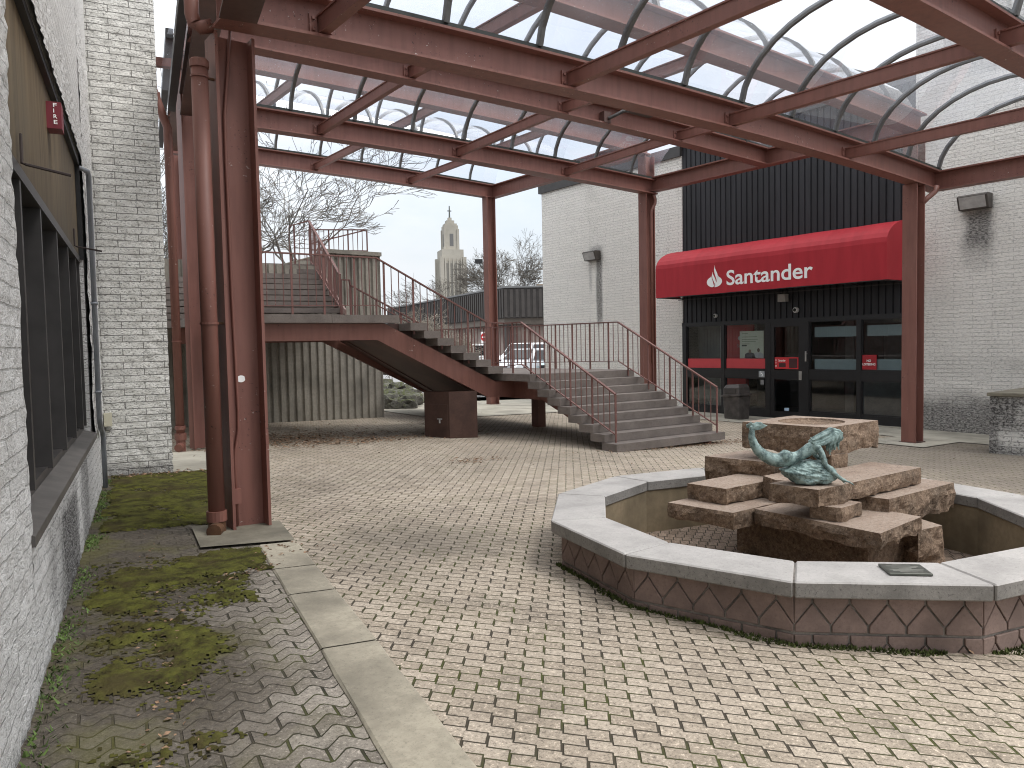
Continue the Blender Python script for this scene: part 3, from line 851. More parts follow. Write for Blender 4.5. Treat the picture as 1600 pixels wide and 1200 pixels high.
# dark saw-toothed carriage under the upper treads
saw = []
for k in range(8):
    saw += [(-URUN*k-.03, ZL+URI*k-.005 if k else ZL-.12), (-URUN*k-.03, ZL+URI*(k+1)-.115)]
saw = [(.0, ZL-.12)] + saw + [(-1.85, ZU-.12), (-1.85, 1.72), (-.24, .80), (.0, .80)]
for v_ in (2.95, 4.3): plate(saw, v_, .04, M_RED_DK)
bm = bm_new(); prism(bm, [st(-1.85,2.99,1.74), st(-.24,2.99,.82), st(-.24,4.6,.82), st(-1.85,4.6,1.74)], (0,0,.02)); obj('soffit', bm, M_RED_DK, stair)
# lower stringers (run along v) and the landing beam
def vplate(pts, u, th, mat=M_STR):
    bm = bm_new(); prism(bm, [st(u, v, z) for v, z in pts], SU*th); return obj('stringer', bm, mat, stair)
low = [(.02,.115),(.02,.03),(.12,.03),(1.95,.74),(4.75,.74),(4.75,ZL-.12),(1.9,ZL-.12)]
for k in range(7, -1, -1):
    low += [(RUN*k+.25, Z1+RI*k-.115), (RUN*k+.02 if k else .1, Z1+RI*k-.115)]
for u_ in (.28, W_-.33): vplate(low, u_, .05)
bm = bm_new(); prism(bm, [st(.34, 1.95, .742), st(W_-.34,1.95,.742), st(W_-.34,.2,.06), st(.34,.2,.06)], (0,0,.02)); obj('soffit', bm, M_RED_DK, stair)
plate([(.35,ZL-.12),(W_-.3,ZL-.12),(W_-.3,.76),(.35,.76)], 4.7, .05); 
bm = bm_new(); frame(bm, SO, SU, SV, UP, (1.42, 3.52, .08), (1.60, 3.70, .76)); obj('leg', bm, M_STR, stair)

def railing(pts, base, posts_every=4, pitch=.118, name='railing', lowgap=.11, hand=.020, skip_post=False, bal=.0075, bal_lim=0):
    """pts: top-rail polyline; base(i,t): z of the walking line under it given as parallel polyline"""
    bmR = bm_new(); bmB = bm_new(); bmP = bm_new()
    n = 0
    for i in range(len(pts)-1):
        a, b = Vector(pts[i]), Vector(pts[i+1]); la, lb = base[i], base[i+1]
        bar(bmR, a, b, .042, .020)
        bar(bmR, Vector((a.x,a.y,la+lowgap)), Vector((b.x,b.y,lb+lowgap)), .028, .012)
        L = Vector((b.x-a.x, b.y-a.y, 0)).length
        m = max(1, int(round(L/pitch)))
        for j in range(m+1 if i == len(pts)-2 else m):
            t = j/m; p = a.lerp(b, t); zb = la+(lb-la)*t
            if n % posts_every == 0:
                bar(bmP, (p.x,p.y,zb-.03), (p.x,p.y,p.z-.008), .030, .014, up=SV)
            else:
                tube(bmB, [(p.x,p.y,zb+lowgap), (p.x,p.y,p.z-.008)], bal, 5, False)
            n += 1
    ro = obj(name, bmR, M_RAIL, stair)
    split(obj('baluster', bmB, M_RAIL, ro), bal_lim); split(obj('post', bmP, M_RAIL, ro))
    return ro
RH = .84
# left rail: from the foot of the lower flight, along the landing, up the upper flight and its landing
railing([st(.14,.16,.905), st(.14,2.26,1.985), st(.14,2.72,1.985), st(-.19,2.72,2.0), st(-2.1,2.72,2.955), st(-4.3,2.72,2.955)],
        [.225, 1.20, ZL, 1.19, ZU+.04, ZU], bal_lim=62)
railing([st(W_-.14,.03,.92), st(W_-.14,2.1,1.985), st(W_-.14,4.7,2.0), st(W_-.14,8.1,2.02)], [.225, 1.20, ZL, ZL], bal_lim=34)
# far rail of the upper flight
railing([st(-.19,4.68,2.0), st(-1.60,4.68,2.71), st(-1.62,4.68,2.80), st(-1.76,4.68,2.80)], [1.19, ZU-.22, ZU-.22, ZU])
# rail up the right side of the top flight
def tt(m_, l_, z_): return TO + Mdir*m_ + Ldir*l_ + UP*z_
railing([tt(-.06,-.02,2.90), tt(-.06,2.50,4.22), tt(-.45,2.55,4.10)], [ZU+.12, 3.32, 3.32], pitch=.10)
bm = bm_new(); prism(bm, [tt(.01,0,ZU), tt(.01,.3,ZU), tt(.01,2.6,3.27), tt(.01,2.6,3.38), tt(.01,2.4,3.38), tt(.01,0,ZU+.20)], Mdir*.03); obj('stringer', bm, m_red('top_stringer', (.33,.22,.19), .6), stair)

# steel cabinet under the upper flight
cab = thing('steel_cabinet', 'rusty brown steel cabinet box with a latch under the stairs', 'cabinet', (6.9, 10.6, .12))
c0 = Vector((6.44, 10.05, 0)); cx = Vector((.93,-.30,0)).normalized(); cy = Vector((-.30,.93,0)).normalized()
M_CAB = m_concrete('rusty_cabinet', (.085,.045,.034), 3, .45, .45, rough=.6)
bm = bm_new(); frame(bm, c0, cx, cy, UP, (0,0,.10), (.46,.52,.90)); obj('body', bm, M_CAB, cab, bevel=.006)
bm = bm_new(); frame(bm, c0, cx, cy, UP, (-.008,.03,.13), (-.001,.49,.70)); obj('door', bm, M_CAB, cab)
bm = bm_new(); frame(bm, c0, cx, cy, UP, (-.03,.14,.46), (-.008,.22,.475)); frame(bm, c0, cx, cy, UP, (-.03,.17,.40), (-.014,.182,.475)); obj('latch', bm, simple('dull_steel', (.35,.34,.33), .4), cab)

# ------------------------------------------------------------------ retaining wall and terrace
rw = thing('retaining_wall', 'tall grey fluted concrete wall behind and under the stairs', 'wall', (5, 14.3, .2))
bm = bm_new()
x = -2.0; fl_ = []
while x < 7.40:
    fl_ += [(x,14.18),(x+.075,14.18),(x+.095,14.222),(x+.135,14.222)]; x += .155
fl_ += [(7.47,14.18)]
prof = fl_ + [(7.47,18.5),(-2.0,18.5)]
prism(bm, [(a,b,-.1) for a,b in prof], (0,0,3.35)); obj('wall', bm, M_FLUTE, rw)
bm = bm_new()
up_ = [q for q in fl_ if q[0] > 6.30]
prism(bm, [(a,b,3.25) for a,b in up_ + [(7.47,18.5),(up_[0][0],18.5)]], (0,0,.27)); obj('upper_wall', bm, M_FLUTE, rw)
bm = bm_new(); box(bm, (6.28,14.14,3.52), (7.49,14.36,3.60)); obj('coping', bm, M_FLUTE, rw, bevel=.01)
bm = bm_new(); box(bm, (6.30,14.37,3.521), (7.46,18.4,3.54)); obj('terrace_floor', bm, M_APRON, rw)
tr = thing('terrace_railing', 'thin red railing along the top of the concrete terrace', 'railing', (6.7, 14.5, 3.5))
bmR, bmB = bm_new(), bm_new()
for a, b in (((6.25,14.9,4.07),(7.35,14.5,4.10)), ((6.25,14.9,3.66),(7.35,14.5,3.66)), ((6.25,14.9,3.78),(7.35,14.5,4.10))):
    bar(bmR, a, b, .04, .022)
for i in range(13):
    t = i/12; x = 6.25+1.1*t; y = 14.9-.4*t
    tube(bmB, [(x,y,3.53), (x,y,4.08)], .008 if i % 4 else .016, 5)
obj('rail', bmR, M_RAIL, tr); obj('baluster', bmB, M_RAIL, tr)

# ------------------------------------------------------------------ bank building
FX = 14.4
bank = thing('bank_building', 'white split block bank building with black metal panel and red awning', 'building', (15, 10, -.1))
bm = bm_new()
box(bm, (FX, 11.98, -.3), (24, 17.2, 6.05)); obj('wall', bm, M_BLOCK_F, bank)
bm = bm_new(); box(bm, (FX, -6, -.3), (24, 6.56, 8.5)); obj('wall', bm, M_BLOCK_F, bank)
bm = bm_new(); box(bm, (FX-.06, 11.98, 6.05), (24, 17.28, 6.30)); obj('coping', bm, M_DARKMETAL, bank)
# ribbed black metal above and behind the awning
bm = bm_new(); y = 6.56
prof = []
while y < 11.96:
    prof += [(FX+.03,y),(FX+.03,y+.10),(FX+.055,y+.112),(FX+.055,y+.128)]; y += .14
prof += [(FX+.03,11.98),(FX+.3,11.98),(FX+.3,6.56)]
prism(bm, [(a,b,2.08) for a,b in prof], (0,0,4.2)); obj('metal_cladding', bm, M_BLACKMETAL, bank)
bm = bm_new(); box(bm, (FX-.02,6.56,6.284), (24,11.98,6.40)); obj('coping', bm, M_DARKMETAL, bank)
# interior
bm = bm_new()
for lo, hi in (((FX+3.0,6.5,-.1),(FX+3.1,12,2.2)), ((FX+.1,6.46,-.1),(FX+3,6.56,2.2)), ((FX+.1,11.98,-.1),(FX+3,12.1,2.2)), ((FX+.1,6.5,-.16),(FX+3,12,-.08)), ((FX+.31,6.5,2.09),(FX+3.1,12,2.2))): box(bm, lo, hi)
obj('room', bm, M_DARKROOM, bank)
bm = bm_new(); box(bm, (FX+1.4,6.9,-.07), (FX+1.9,8.3,1.0)); box(bm, (FX+1.35,6.85,1.0), (FX+1.95,8.35,1.04)); obj('counter', bm, simple('counter_grey', (.16,.17,.17), .6), bank)
bm = bm_new(); box(bm, (FX+2.6,7.0,.9), (FX+2.65,8.4,1.7)); box(bm, (FX+2.4,9.0,-.07), (FX+2.6,9.2,2.05)); obj('partition', bm, simple('partition_grey', (.22,.23,.23), .6), bank)
bm = bm_new(); box(bm, (FX+.5,10.55,-.05), (FX+.6,11.20,2.05)); obj('red_partition', bm, M_REDVINYL, bank)
bm = bm_new(); box(bm, (FX+.5,11.22,-.05), (FX+.56,11.26,2.05)); obj('white_post', bm, M_WHITE, bank)
bm = bm_new(); box(bm, (FX+.55,11.27,-.05), (FX+.6,11.95,2.05)); obj('grey_blind', bm, simple('grey_blind', (.16,.18,.175), .7, .06), bank)
bm = bm_new(); box(bm, (FX+.45,10.32,1.38), (FX+.5,10.76,2.02)); obj('red_banner', bm, M_REDVINYL, bank)
# black aluminium frames
M_FRAME = simple('black_frame', (.012,.012,.0135), .38, .15)
bm = bm_new()
def fb(y0, y1, z0, z1, d0=-.03, d1=.07): box(bm, (FX+d0, y0, z0), (FX+d1, y1, z1))
fb(6.56,11.98,2.00,2.08)                     # head
fb(11.86,11.975,-.1,2.0,-.028); fb(6.565,6.66,-.1,2.0,-.028)
for yc in (10.80,): fb(yc-.045,yc+.045,-.1,2.0,-.032)
fb(9.56,9.68,-.1,2.0,-.034); fb(8.66,8.80,-.1,2.0,-.034); fb(7.555,7.635,-.1,2.0,-.032)
fb(9.68,11.86,.80,.985,-.026); fb(6.66,8.66,.80,.985,-.026)
fb(9.68,11.86,-.1,.12,-.022); fb(6.66,8.66,-.1,.12,-.022)
obj('storefront_frame', bm, M_FRAME, bank)
M_SGLASS = m_glass('shop_glass', (.72,.77,.79), .085, 4.0, 0, 0)
def window(y0, y1, z0, z1):
    w = bpy.data.objects.new('window', None); COL.objects.link(w); w.parent = bank
    bm = bm_new(); sheet(bm, [(FX+.02,y1,z0),(FX+.02,y0,z0),(FX+.02,y0,z1),(FX+.02,y1,z1)]); obj('pane', bm, M_SGLASS, w)
    bm = bm_new()
    e = .022
    for lo, hi in (((FX-.012,y0,z0),(FX+.03,y0+e,z1)),((FX-.012,y1-e,z0),(FX+.03,y1,z1)),((FX-.012,y0+e,z0),(FX+.03,y1-e,z0+e)),((FX-.012,y0+e,z1-e),(FX+.03,y1-e,z1))): box(bm, lo, hi)
    obj('frame', bm, M_FRAME, w)
    return w
M_FROST = simple('frosted_film', (.25,.31,.315), .6, .04)
for (y0, y1) in ((10.845,11.86),(9.68,10.755),(7.635,8.66),(6.66,7.555)):
    w = window(y0, y1, .985, 2.0); window(y0, y1, .12, .80)
    bm = bm_new()
    if y0 > 9:
        box(bm, (FX+.006,y0+.03,1.0), (FX+.012,y1-.03,1.225)); obj('red_strip', bm, simple('red_film', (.52,.05,.06), .5, .04), w)
    else:
        box(bm, (FX+.028,y0+.02,1.006), (FX+.036,y1-.1,1.215)); box(bm, (FX+.028,y0+.02,1.665), (FX+.036,y1-.1,1.872)); obj('frosted_strip', bm, M_FROST, w)
# door
door = bpy.data.objects.new('door', None); COL.objects.link(door); door.parent = bank
bm = bm_new()
for lo, hi in (((FX-.03,8.80,-.06),(FX+.02,8.89,2.0)),((FX-.03,9.47,-.06),(FX+.02,9.56,2.0)),((FX-.03,8.89,1.90),(FX+.02,9.47,2.0)),((FX-.03,8.89,-.06),(FX+.02,9.47,.10)),((FX-.03,8.89,.78),(FX+.02,9.47,.98))): box(bm, lo, hi)
obj('frame', bm, M_FRAME, door)
bm = bm_new(); sheet(bm, [(FX,9.47,.1),(FX,8.89,.1),(FX,8.89,.78),(FX,9.47,.78)]); sheet(bm, [(FX,9.47,.98),(FX,8.89,.98),(FX,8.89,1.9),(FX,9.47,1.9)]); obj('pane', bm, M_SGLASS, door)
M_STEEL = simple('brushed_steel', (.42,.41,.39), .35, .1, 8, .6)
bm = bm_new(); box(bm, (FX-.05,8.81,.78), (FX-.031,8.875,.965)); obj('handle', bm, M_STEEL, door)
bm = bm_new(); box(bm, (FX-.06,8.70,1.17), (FX-.034,8.73,1.38)); tube(bm, [(FX-.07,8.70,1.33),(FX-.04,8.70,1.33)], .018, 8); obj('pull_handle', bm, M_STEEL, bank)
bm = bm_new(); box(bm, (FX-.012,9.13,.115), (FX-.006,9.235,.175)); obj('sticker', bm, simple('blue_sticker', (.45,.60,.75), .5), door)
at = obj('notice_panel', (lambda b: (box(b, (FX-.014,8.905,1.005), (FX-.006,9.465,1.255)), b)[1])(bm_new()), M_REDVINYL, door)
bm = bm_new(); box(bm, (FX-.017,8.93,1.03), (FX-.0145,9.12,1.23)); box(bm, (FX-.017,9.20,1.045), (FX-.0145,9.36,1.13)); obj('panel_screen', bm, simple('panel_dark', (.06,.02,.022), .4), at)
text_mesh('lettering', 'Santander', M_WHITE, at, (FX-.016,9.37,1.165), (0,-1,0), UP, .17, .045, .02)
for i_, ch in enumerate('ATM'): text_mesh('lettering', ch, M_WHITE, at, (FX-.016,9.445,1.18-.065*i_), (0,-1,0), UP, .03, .04, .01)
# awning
AX = 13.50; AY0, AY1 = 6.63, 12.02; AZ0, AZ1, AZ2 = 2.66, 3.325, 3.775
prof = [(AX,AZ0),(AX,AZ1)]
for i in range(1, 9):
    a = i/8*PI/2
    prof.append((AX+(FX-.02-AX)*(1-math.cos(a))*1.0, AZ1+(AZ2-AZ1)*math.sin(a)))
awn = bpy.data.objects.new('awning', None); COL.objects.link(awn); awn.parent = bank
bm = bm_new()
ny = 12
g_ = [[bm.verts.new((a, AY0+(AY1-AY0)*j/ny, b + .004*math.sin(j*2.1))) for a, b in prof] for j in range(ny+1)]
for j in range(ny):
    for i in range(len(prof)-1):
        bm.faces.new((g_[j][i], g_[j][i+1], g_[j+1][i+1], g_[j+1][i]))
for j in (0, ny):
    end = g_[j] + [bm.verts.new((FX-.02, g_[j][0].co.y, AZ0))]
    bm.faces.new(end)
bmesh.ops.recalc_face_normals(bm, faces=bm.faces[:])
obj('canvas', bm, M_AWN, awn)
bm = bm_new()
bar(bm, (AX+.02,AY0+.02,AZ0-.0), (AX+.02,AY1-.02,AZ0-.0), .025, .025)
for j in range(7):
    y = AY0+.05+(AY1-AY0-.1)*j/6
    bar(bm, (AX+.02,y,AZ0), (FX+.02,y,AZ0-.0), .025, .025)
bar(bm, (FX-.1,AY0,AZ0-.03), (FX-.1,AY1,AZ0-.03), .02, .02)
obj('awning_frame', bm, M_DARKMETAL, awn)
text_mesh('lettering', 'Santander', M_WHITE, awn, (AX-.002, 10.035, 2.805), (0,-1,0), UP, 1.99, .32, .016)
# flame emblem
def emblem(parent, org, ux, uy, s, mat, name='emblem', out=.003):
    ux, uy = Vector(ux), Vector(uy); nz = ux.cross(uy)
    def P(x, y): return Vector(org) + ux*(x*s) + uy*(y*s) + nz*out
    bm = bm_new()
    # flame disc split by two tongues
    import math as mm
    E = lambda a: (.5*mm.cos(a), .30+.30*mm.sin(a))
    def poly(pts):
        f = bm.faces.new([bm.verts.new(P(*p)) for p in pts])
    left = [E(a) for a in [R(d) for d in range(118, 262, 8)]]
    poly(left + [(-.02,.06)] + [(-.21,.66)])
    right = [E(a) for a in [R(d) for d in range(-88, 62, 8)]]
    poly([(.01,.04)] + right + [(.23,.63),(.24,.52),(.18,.36)])
    poly([(-.12,.86),(-.10,.74),(.06,.45),(.11,.28),(.08,.10),(.02,.05),(.02,.20),(-.12,.48),(-.16,.66)])
    poly([(.04,1.20),(.05,1.02),(.20,.72),(.23,.60),(.22,.45),(.15,.28),(.14,.42),(.02,.72),(-.02,.95)])
    bmesh.ops.triangulate(bm, faces=bm.faces[:])
    bmesh.ops.recalc_face_normals(bm, faces=bm.faces[:])
    return obj(name, bm, mat, parent)
emblem(awn, (AX-.002, 10.35, 2.79), (0,-1,0), UP, .40, M_WHITE)
emblem(bank.children[[c.name for c in bank.children].index('red_banner')], (FX+.446,10.62,1.62), (0,-1,0), UP, .22, simple('faded_white', (.45,.42,.42), .6))
text_mesh('lettering', 'Santander', simple('faded_lettering', (.36,.16,.16), .6), bank.children[[c.name for c in bank.children].index('red_banner')], (FX+.446,10.75,1.47), (0,-1,0), UP, .40, .085, .02)
# step under the shop front
bm = bm_new(); box(bm, (FX-.12,6.56,-.3), (FX+.08,12.0,-.055)); obj('doorstep', bm, M_APRON, bank)

# things fixed to the front
pos_ = thing('poster', 'pale bank poster showing two people inside the left shop window', 'poster', (FX+.03, 10.07, 1.23))
bm = bm_new(); box(bm, (FX+.035,9.77,1.23), (FX+.043,10.385,1.835)); obj('sheet', bm, simple('poster_paper', (.50,.52,.42), .6, .05), pos_)
bm = bm_new()
for i_, (z_, w_) in enumerate(((1.775,.16),(1.70,.40),(1.645,.42),(1.60,.36),(1.545,.20))):
    box(bm, (FX+.0335,10.33-w_,z_), (FX+.035,10.33,z_+.014))
obj('text_line', bm, simple('poster_ink', (.22,.26,.18), .6), pos_)
bm = bm_new(); box(bm, (FX+.0335,10.20,1.50), (FX+.035,10.33,1.53)); obj('heading', bm, simple('poster_black', (.04,.05,.04), .6), pos_)
for yc, c1, c2, h in ((10.12,(.03,.03,.04),(.20,.13,.09),1.415),(9.90,(.40,.40,.40),(.10,.065,.045),1.44)):
    bm = bm_new(); prism(bm, [(FX+.0345, yc+a, b) for a, b in ((-.14,1.235),(.14,1.235),(.12,1.33),(.05,1.36),(-.05,1.36),(-.12,1.33))], (-.0012,0,0)); obj('printed_figure', bm, simple('printed_cloth', c1, .6), pos_)
    bm = bm_new(); prism(bm, [(FX+.0345, yc+.035*math.cos(a), h-.03+.045*math.sin(a)) for a in [2*PI*i/10 for i in range(10)]], (-.0014,0,0)); obj('printed_face', bm, simple('printed_skin', c2, .6), pos_)
nl = thing('no_loitering_sign', 'square red NO LOITERING sign on the right shop window', 'sign', (FX, 7.4, 1.02))
bm = bm_new(); box(bm, (FX-.012,7.255,1.015), (FX-.002,7.545,1.30)); obj('plate', bm, simple('sign_red', (.33,.012,.02), .45), nl)
text_mesh('lettering', 'NO', M_WHITE, nl, (FX-.013,7.445,1.165), (0,-1,0), UP, .085, .045, .02)
text_mesh('lettering', 'LOITERING', M_WHITE, nl, (FX-.013,7.525,1.095), (0,-1,0), UP, .25, .045, .02)
for y_, z_, r_ in ((11.02,2.215,.045),(8.97,2.245,.058)):
    c_ = thing('dome_camera', 'small white round camera above the left shop window' if y_ > 10 else 'white round camera above the shop door', 'camera', (FX, y_, z_), 'round cameras over the shop front')
    bm = bm_new(); tube(bm, [(FX+.03,y_,z_),(FX-.03,y_,z_)], r_, 16); obj('housing', bm, simple('camera_white', (.55,.55,.54), .4), c_, bevel=.006)
    bm = bm_new(); ball(bm, (FX-.028,y_+.01,z_), r_*.6, r_*.62, r_*.62, 12, 8); obj('lens', bm, M_GASKET, c_, smooth=True)
ub = thing('utility_box', 'small pale square box hanging under the awning', 'box', (FX-.1, 9.2, 2.43))
bm = bm_new(); box(bm, (FX-.14,9.13,2.43), (FX-.02,9.31,2.59)); obj('body', bm, simple('box_grey', (.33,.31,.29), .5), ub, bevel=.006)
bm = bm_new(); box(bm, (FX-.10,9.20,2.59), (FX-.06,9.24,2.65)); obj('hanger', bm, M_DARKMETAL, ub)
pl_ = thing('access_plate', 'small grey push plate with wheelchair symbol beside the shop door', 'push plate', (FX, 9.8, .8))
bm = bm_new(); box(bm, (FX-.045,9.70,.82), (FX-.028,9.84,.955)); obj('plate', bm, simple('plate_grey', (.36,.38,.39), .4), pl_)
bm = bm_new(); tube(bm, [(FX-.0465, 9.77+.028*math.cos(a), .875+.028*math.sin(a)) for a in [R(20+30*i) for i in range(10)]], .005, 5); tube(bm, [(FX-.0465,9.785,.935),(FX-.0465,9.78,.895),(FX-.0465,9.755,.893),(FX-.0465,9.74,.86)], .006, 5); ball(bm, (FX-.0465,9.787,.944), .004,.009,.009,8,6); obj('symbol', bm, M_WHITE, pl_)
bm = bm_new(); box(bm, (FX-.04,9.72,.66), (FX-.028,9.80,.76)); obj('lock', bm, simple('lock_grey', (.2,.2,.2), .4), pl_)

def wall_lamp(y, z, label):
    t = thing('wall_lamp', label, 'wall lamp', (FX, y, z), 'wedge lamps on the white wall')
    bm = bm_new()
    prism(bm, [(FX,y-.24,z+.17),(FX-.20,y-.24,z+.17),(FX-.245,y-.24,z+.14),(FX-.16,y-.24,z-.08),(FX,y-.24,z-.08)], (0,.48,0)); obj('housing', bm, simple('lamp_bronze', (.065,.055,.048), .5, .2), t, bevel=.008)
    bm = bm_new(); prism(bm, [(FX-.247,y-.205,z+.125),(FX-.170,y-.205,z-.065),(FX-.175,y-.205,z-.066),(FX-.252,y-.205,z+.125)], (0,.41,0)); obj('lens', bm, simple('lamp_lens', (.38,.37,.36), .25, .15), t)
wall_lamp(5.52, 3.87, 'grey wedge wall lamp with black soot below it right of the red awning')
wall_lamp(15.0, 3.96, 'grey wedge wall lamp with a long dark streak left of the red awning')

# litter bin by the door
bin_ = thing('litter_bin', 'dark brown plastic litter bin with swing lid by the shop front', 'litter bin', (13.45, 9.75, -.03))
M_BIN = simple('brown_plastic', (.062,.054,.050), .5, .4, 6, bs=.2, bscale=20, bd=.004)
bx_, by_, bz_ = 13.46, 9.77, G(13.46, 9.77)+.01
bm = bm_new()
def ring(bm, hw, z, r_=.04):
    out = []
    for cx_, cy_, a0 in ((1,1,0),(-1,1,90),(-1,-1,180),(1,-1,270)):
        for d_ in (0,30,60,90):
            a = R(a0+d_); out.append(bm.verts.new((bx_+cx_*(hw-r_)+r_*math.cos(a), by_+cy_*(hw-r_)+r_*math.sin(a), z)))
    return out
def loft(bm, rs):
    n = len(rs[0])
    for a, b in zip(rs[:-1], rs[1:]):
        for k in range(n): bm.faces.new((a[k], a[(k+1)%n], b[(k+1)%n], b[k]))
    bm.faces.new(list(reversed(rs[0]))); bm.faces.new(rs[-1])
loft(bm, [ring(bm,.185,bz_), ring(bm,.19,bz_+.03), ring(bm,.205,bz_+.40), ring(bm,.215,bz_+.485)]); obj('body', bm, M_BIN, bin_)
bm = bm_new(); loft(bm, [ring(bm,.235,bz_+.485), ring(bm,.235,bz_+.515), ring(bm,.205,bz_+.525), ring(bm,.20,bz_+.66), ring(bm,.16,bz_+.73)])
for v in bm.verts: v.co.z += (v.co.y-by_)*-.06
lid = obj('lid', bm, M_BIN, bin_)
bm = bm_new(); frame(bm, (bx_-.213,by_,bz_), X_, Y_, UP, (-.004,-.13,.55), (.02,.13,.645)); obj('flap', bm, simple('brown_flap', (.05,.045,.042), .5), lid)

# planter block at the right
plw = thing('planter_wall', 'low stained white block planter wall with grey cap at the right edge', 'planter', (12.7, 3, -.1))
M_BLOCK_P = m_block('split_block_planter', .2, .98, [(6.18,6.7,.30,.80,.14,.10,.95),(4,6.7,-.2,.10,.2,.10,.75),(6.45,6.7,-.1,.35,.06,.1,.7),(4,6.3,.66,.85,.3,.05,.7),(5.0,5.5,.3,.7,.1,.1,.4)], bw=.36, rh=.075, grit=.9, white=(.72,.70,.66), fine_s=26, mort_c=.7, wob_a=.03)
bm = bm_new(); prism(bm, [(11.70,4.30,-.2),(14.38,4.34,-.2),(14.38,-1.5,-.2),(12.45,-1.5,-.2)], (0,0,.97)); obj('wall', bm, M_BLOCK_P, plw)
bm = bm_new(); prism(bm, [(11.67,4.33,.775),(14.38,4.37,.775),(14.38,-1.5,.775),(12.42,-1.5,.775)], (0,0,.05)); obj('cap', bm, M_PAD, plw, bevel=.006)
bm = bm_new(); prism(bm, [(12.2,3.7,.83),(14.3,3.7,.83),(14.3,-1,.83),(12.7,-1,.83)], (0,0,.035)); obj('upper_cap', bm, M_RIM, plw, bevel=.006)

# ------------------------------------------------------------------ fountain
ft = thing('fountain', 'dry twelve sided fountain basin with pale granite rim and diamond block wall', 'fountain', (FC[0], FC[1], .1))
RZ = .50; RO, RIN = 1.672, 1.315
def fp(r_, deg, z): return Vector((FC[0]+r_*math.cos(R(deg)), FC[1]+r_*math.sin(R(deg)), z))
A0 = 1.0
for k in range(12):
    a, b = A0+30*k+.16, A0+30*k+30-.16
    bm = bm_new()
    prism(bm, [fp(RO,a,RZ-.078), fp(RO,b,RZ-.078), fp(RIN,b,RZ-.078), fp(RIN,a,RZ-.078)], (0,0,.078+random.uniform(-.002,.002)))
    o = obj('rim_slab', bm, None, ft, bevel=.007, mats=[M_RIM, M_RIM_S])
    for f_ in o.data.polygons: f_.material_index = 0 if f_.normal.z > .35 else 1
# joints: dark mortar ring just below the slabs
bm = bm_new()
for k in range(12):
    a, b = A0+30*k, A0+30*k+30
    prism(bm, [fp(RO-.012,a,RZ-.07), fp(RO-.012,b,RZ-.07), fp(RIN+.012,b,RZ-.07), fp(RIN+.012,a,RZ-.07)], (0,0,.062))
obj('rim_bed', bm, M_MORTAR, ft)
RB = RO-.065
bm = bm_new()
for k in range(12):
    a, b = A0+30*k, A0+30*k+30
    prism(bm, [fp(RB-.012,a,0), fp(RB-.012,b,0), fp(RIN+.05,b,0), fp(RIN+.05,a,0)], (0,0,RZ-.079))
obj('wall_core', bm, M_MORTAR, ft)
bm = bm_new()
for k in range(12):
    a, b = A0+30*k, A0+30*k+30
    prism(bm, [fp(RIN+.05,a,.05), fp(RIN+.05,b,.05), fp(RIN+.012,b,.05), fp(RIN+.012,a,.05)], (0,0,RZ-.13))
obj('basin_lining', bm, M_BASIN, ft)
bm = bm_new(); bm.faces.new([bm.verts.new(fp(RIN+.04, A0+30*k, .085)) for k in range(12)]); obj('basin_floor', bm, M_PAVER_B, ft)
# diamond blocks on the outside
bm = bm_new()
for k in range(12):
    p0, p1 = fp(RB,A0+30*k,0), fp(RB,A0+30*k+30,0)
    ux = (p1-p0); Wd = ux.length; ux.normalize(); nrm = (p0+p1-2*Vector((FC[0],FC[1],0))).normalized()
    nb = 5; w = Wd/nb
    def blk(pts):
        cx_ = sum(p[0] for p in pts)/len(pts); cz_ = sum(p[1] for p in pts)/len(pts)
        q = []
        for x, z in pts:
            dx_, dz_ = x-cx_, z-cz_; L = math.hypot(dx_, dz_); s_ = max(.3, 1-.0045/L*1.35)
            q.append((min(Wd-.002, max(.002, cx_+dx_*s_)), cz_+dz_*s_))
        if len(set((round(a,4), round(b,4)) for a, b in q)) < 3: return
        base = [p0+ux*x+UP*z-nrm*.013+nrm*random.uniform(-.001,.001) for x, z in q]
        prism(bm, base, nrm*(.013+random.uniform(-.001,.0015)))
    for zt, hh in ((RZ-.082,.178), (RZ-.268,.178)):
        zb = zt-hh; za, zm = zt-.035, zb+.035
        for i in range(nb+1):
            x0, x1 = (i-.5)*w, (i+.5)*w
            up_ = [(x0,zt),(x1,zt),(x1,za),(i*w,zm),(x0,za)]
            if i == 0: up_ = [(0,zt),(x1,zt),(x1,za),(0,zm)]
            if i == nb: up_ = [(x0,zt),(Wd,zt),(Wd,zm),(x0,za)]
            blk(up_)
        for i in range(nb):
            x0, x1 = i*w, (i+1)*w
            blk([(x0,zb),(x1,zb),(x1,zm),((i+.5)*w,za),(x0,zm)])
obj('block_facing', bm, M_BLOCKB, ft, bevel=.0025)
# bronze plaque on the rim
bm = bm_new()
pq = [(3.593,1.800),(3.484,1.690),(3.617,1.555),(3.727,1.665)]
prism(bm, [(a,b,RZ+.002) for a,b in pq], (0,0,.012))
plq = obj('plaque', bm, simple('plaque_bronze', (.10,.105,.09), .4, .2, 20, .5), ft, bevel=.002)
bm = bm_new()
o_ = Vector((3.593,1.800,RZ+.0146)); e1 = (Vector((3.727,1.665,0))-Vector((3.593,1.8,0))); e2 = (Vector((3.484,1.69,0))-Vector((3.593,1.8,0)))
for i_, (a, b) in enumerate(((.3,.72),(.12,.88),(.2,.8),(.35,.65),(.1,.9),(.15,.85),(.28,.7))):
    t = .12+.12*i_
    q0 = o_+e1*a+e2*t; q1 = o_+e1*b+e2*t
    sheet(bm, [q0, q0+e2*.05, q1+e2*.05, q1])
obj('plaque_text', bm, simple('plaque_raised', (.26,.26,.23), .4), plq)

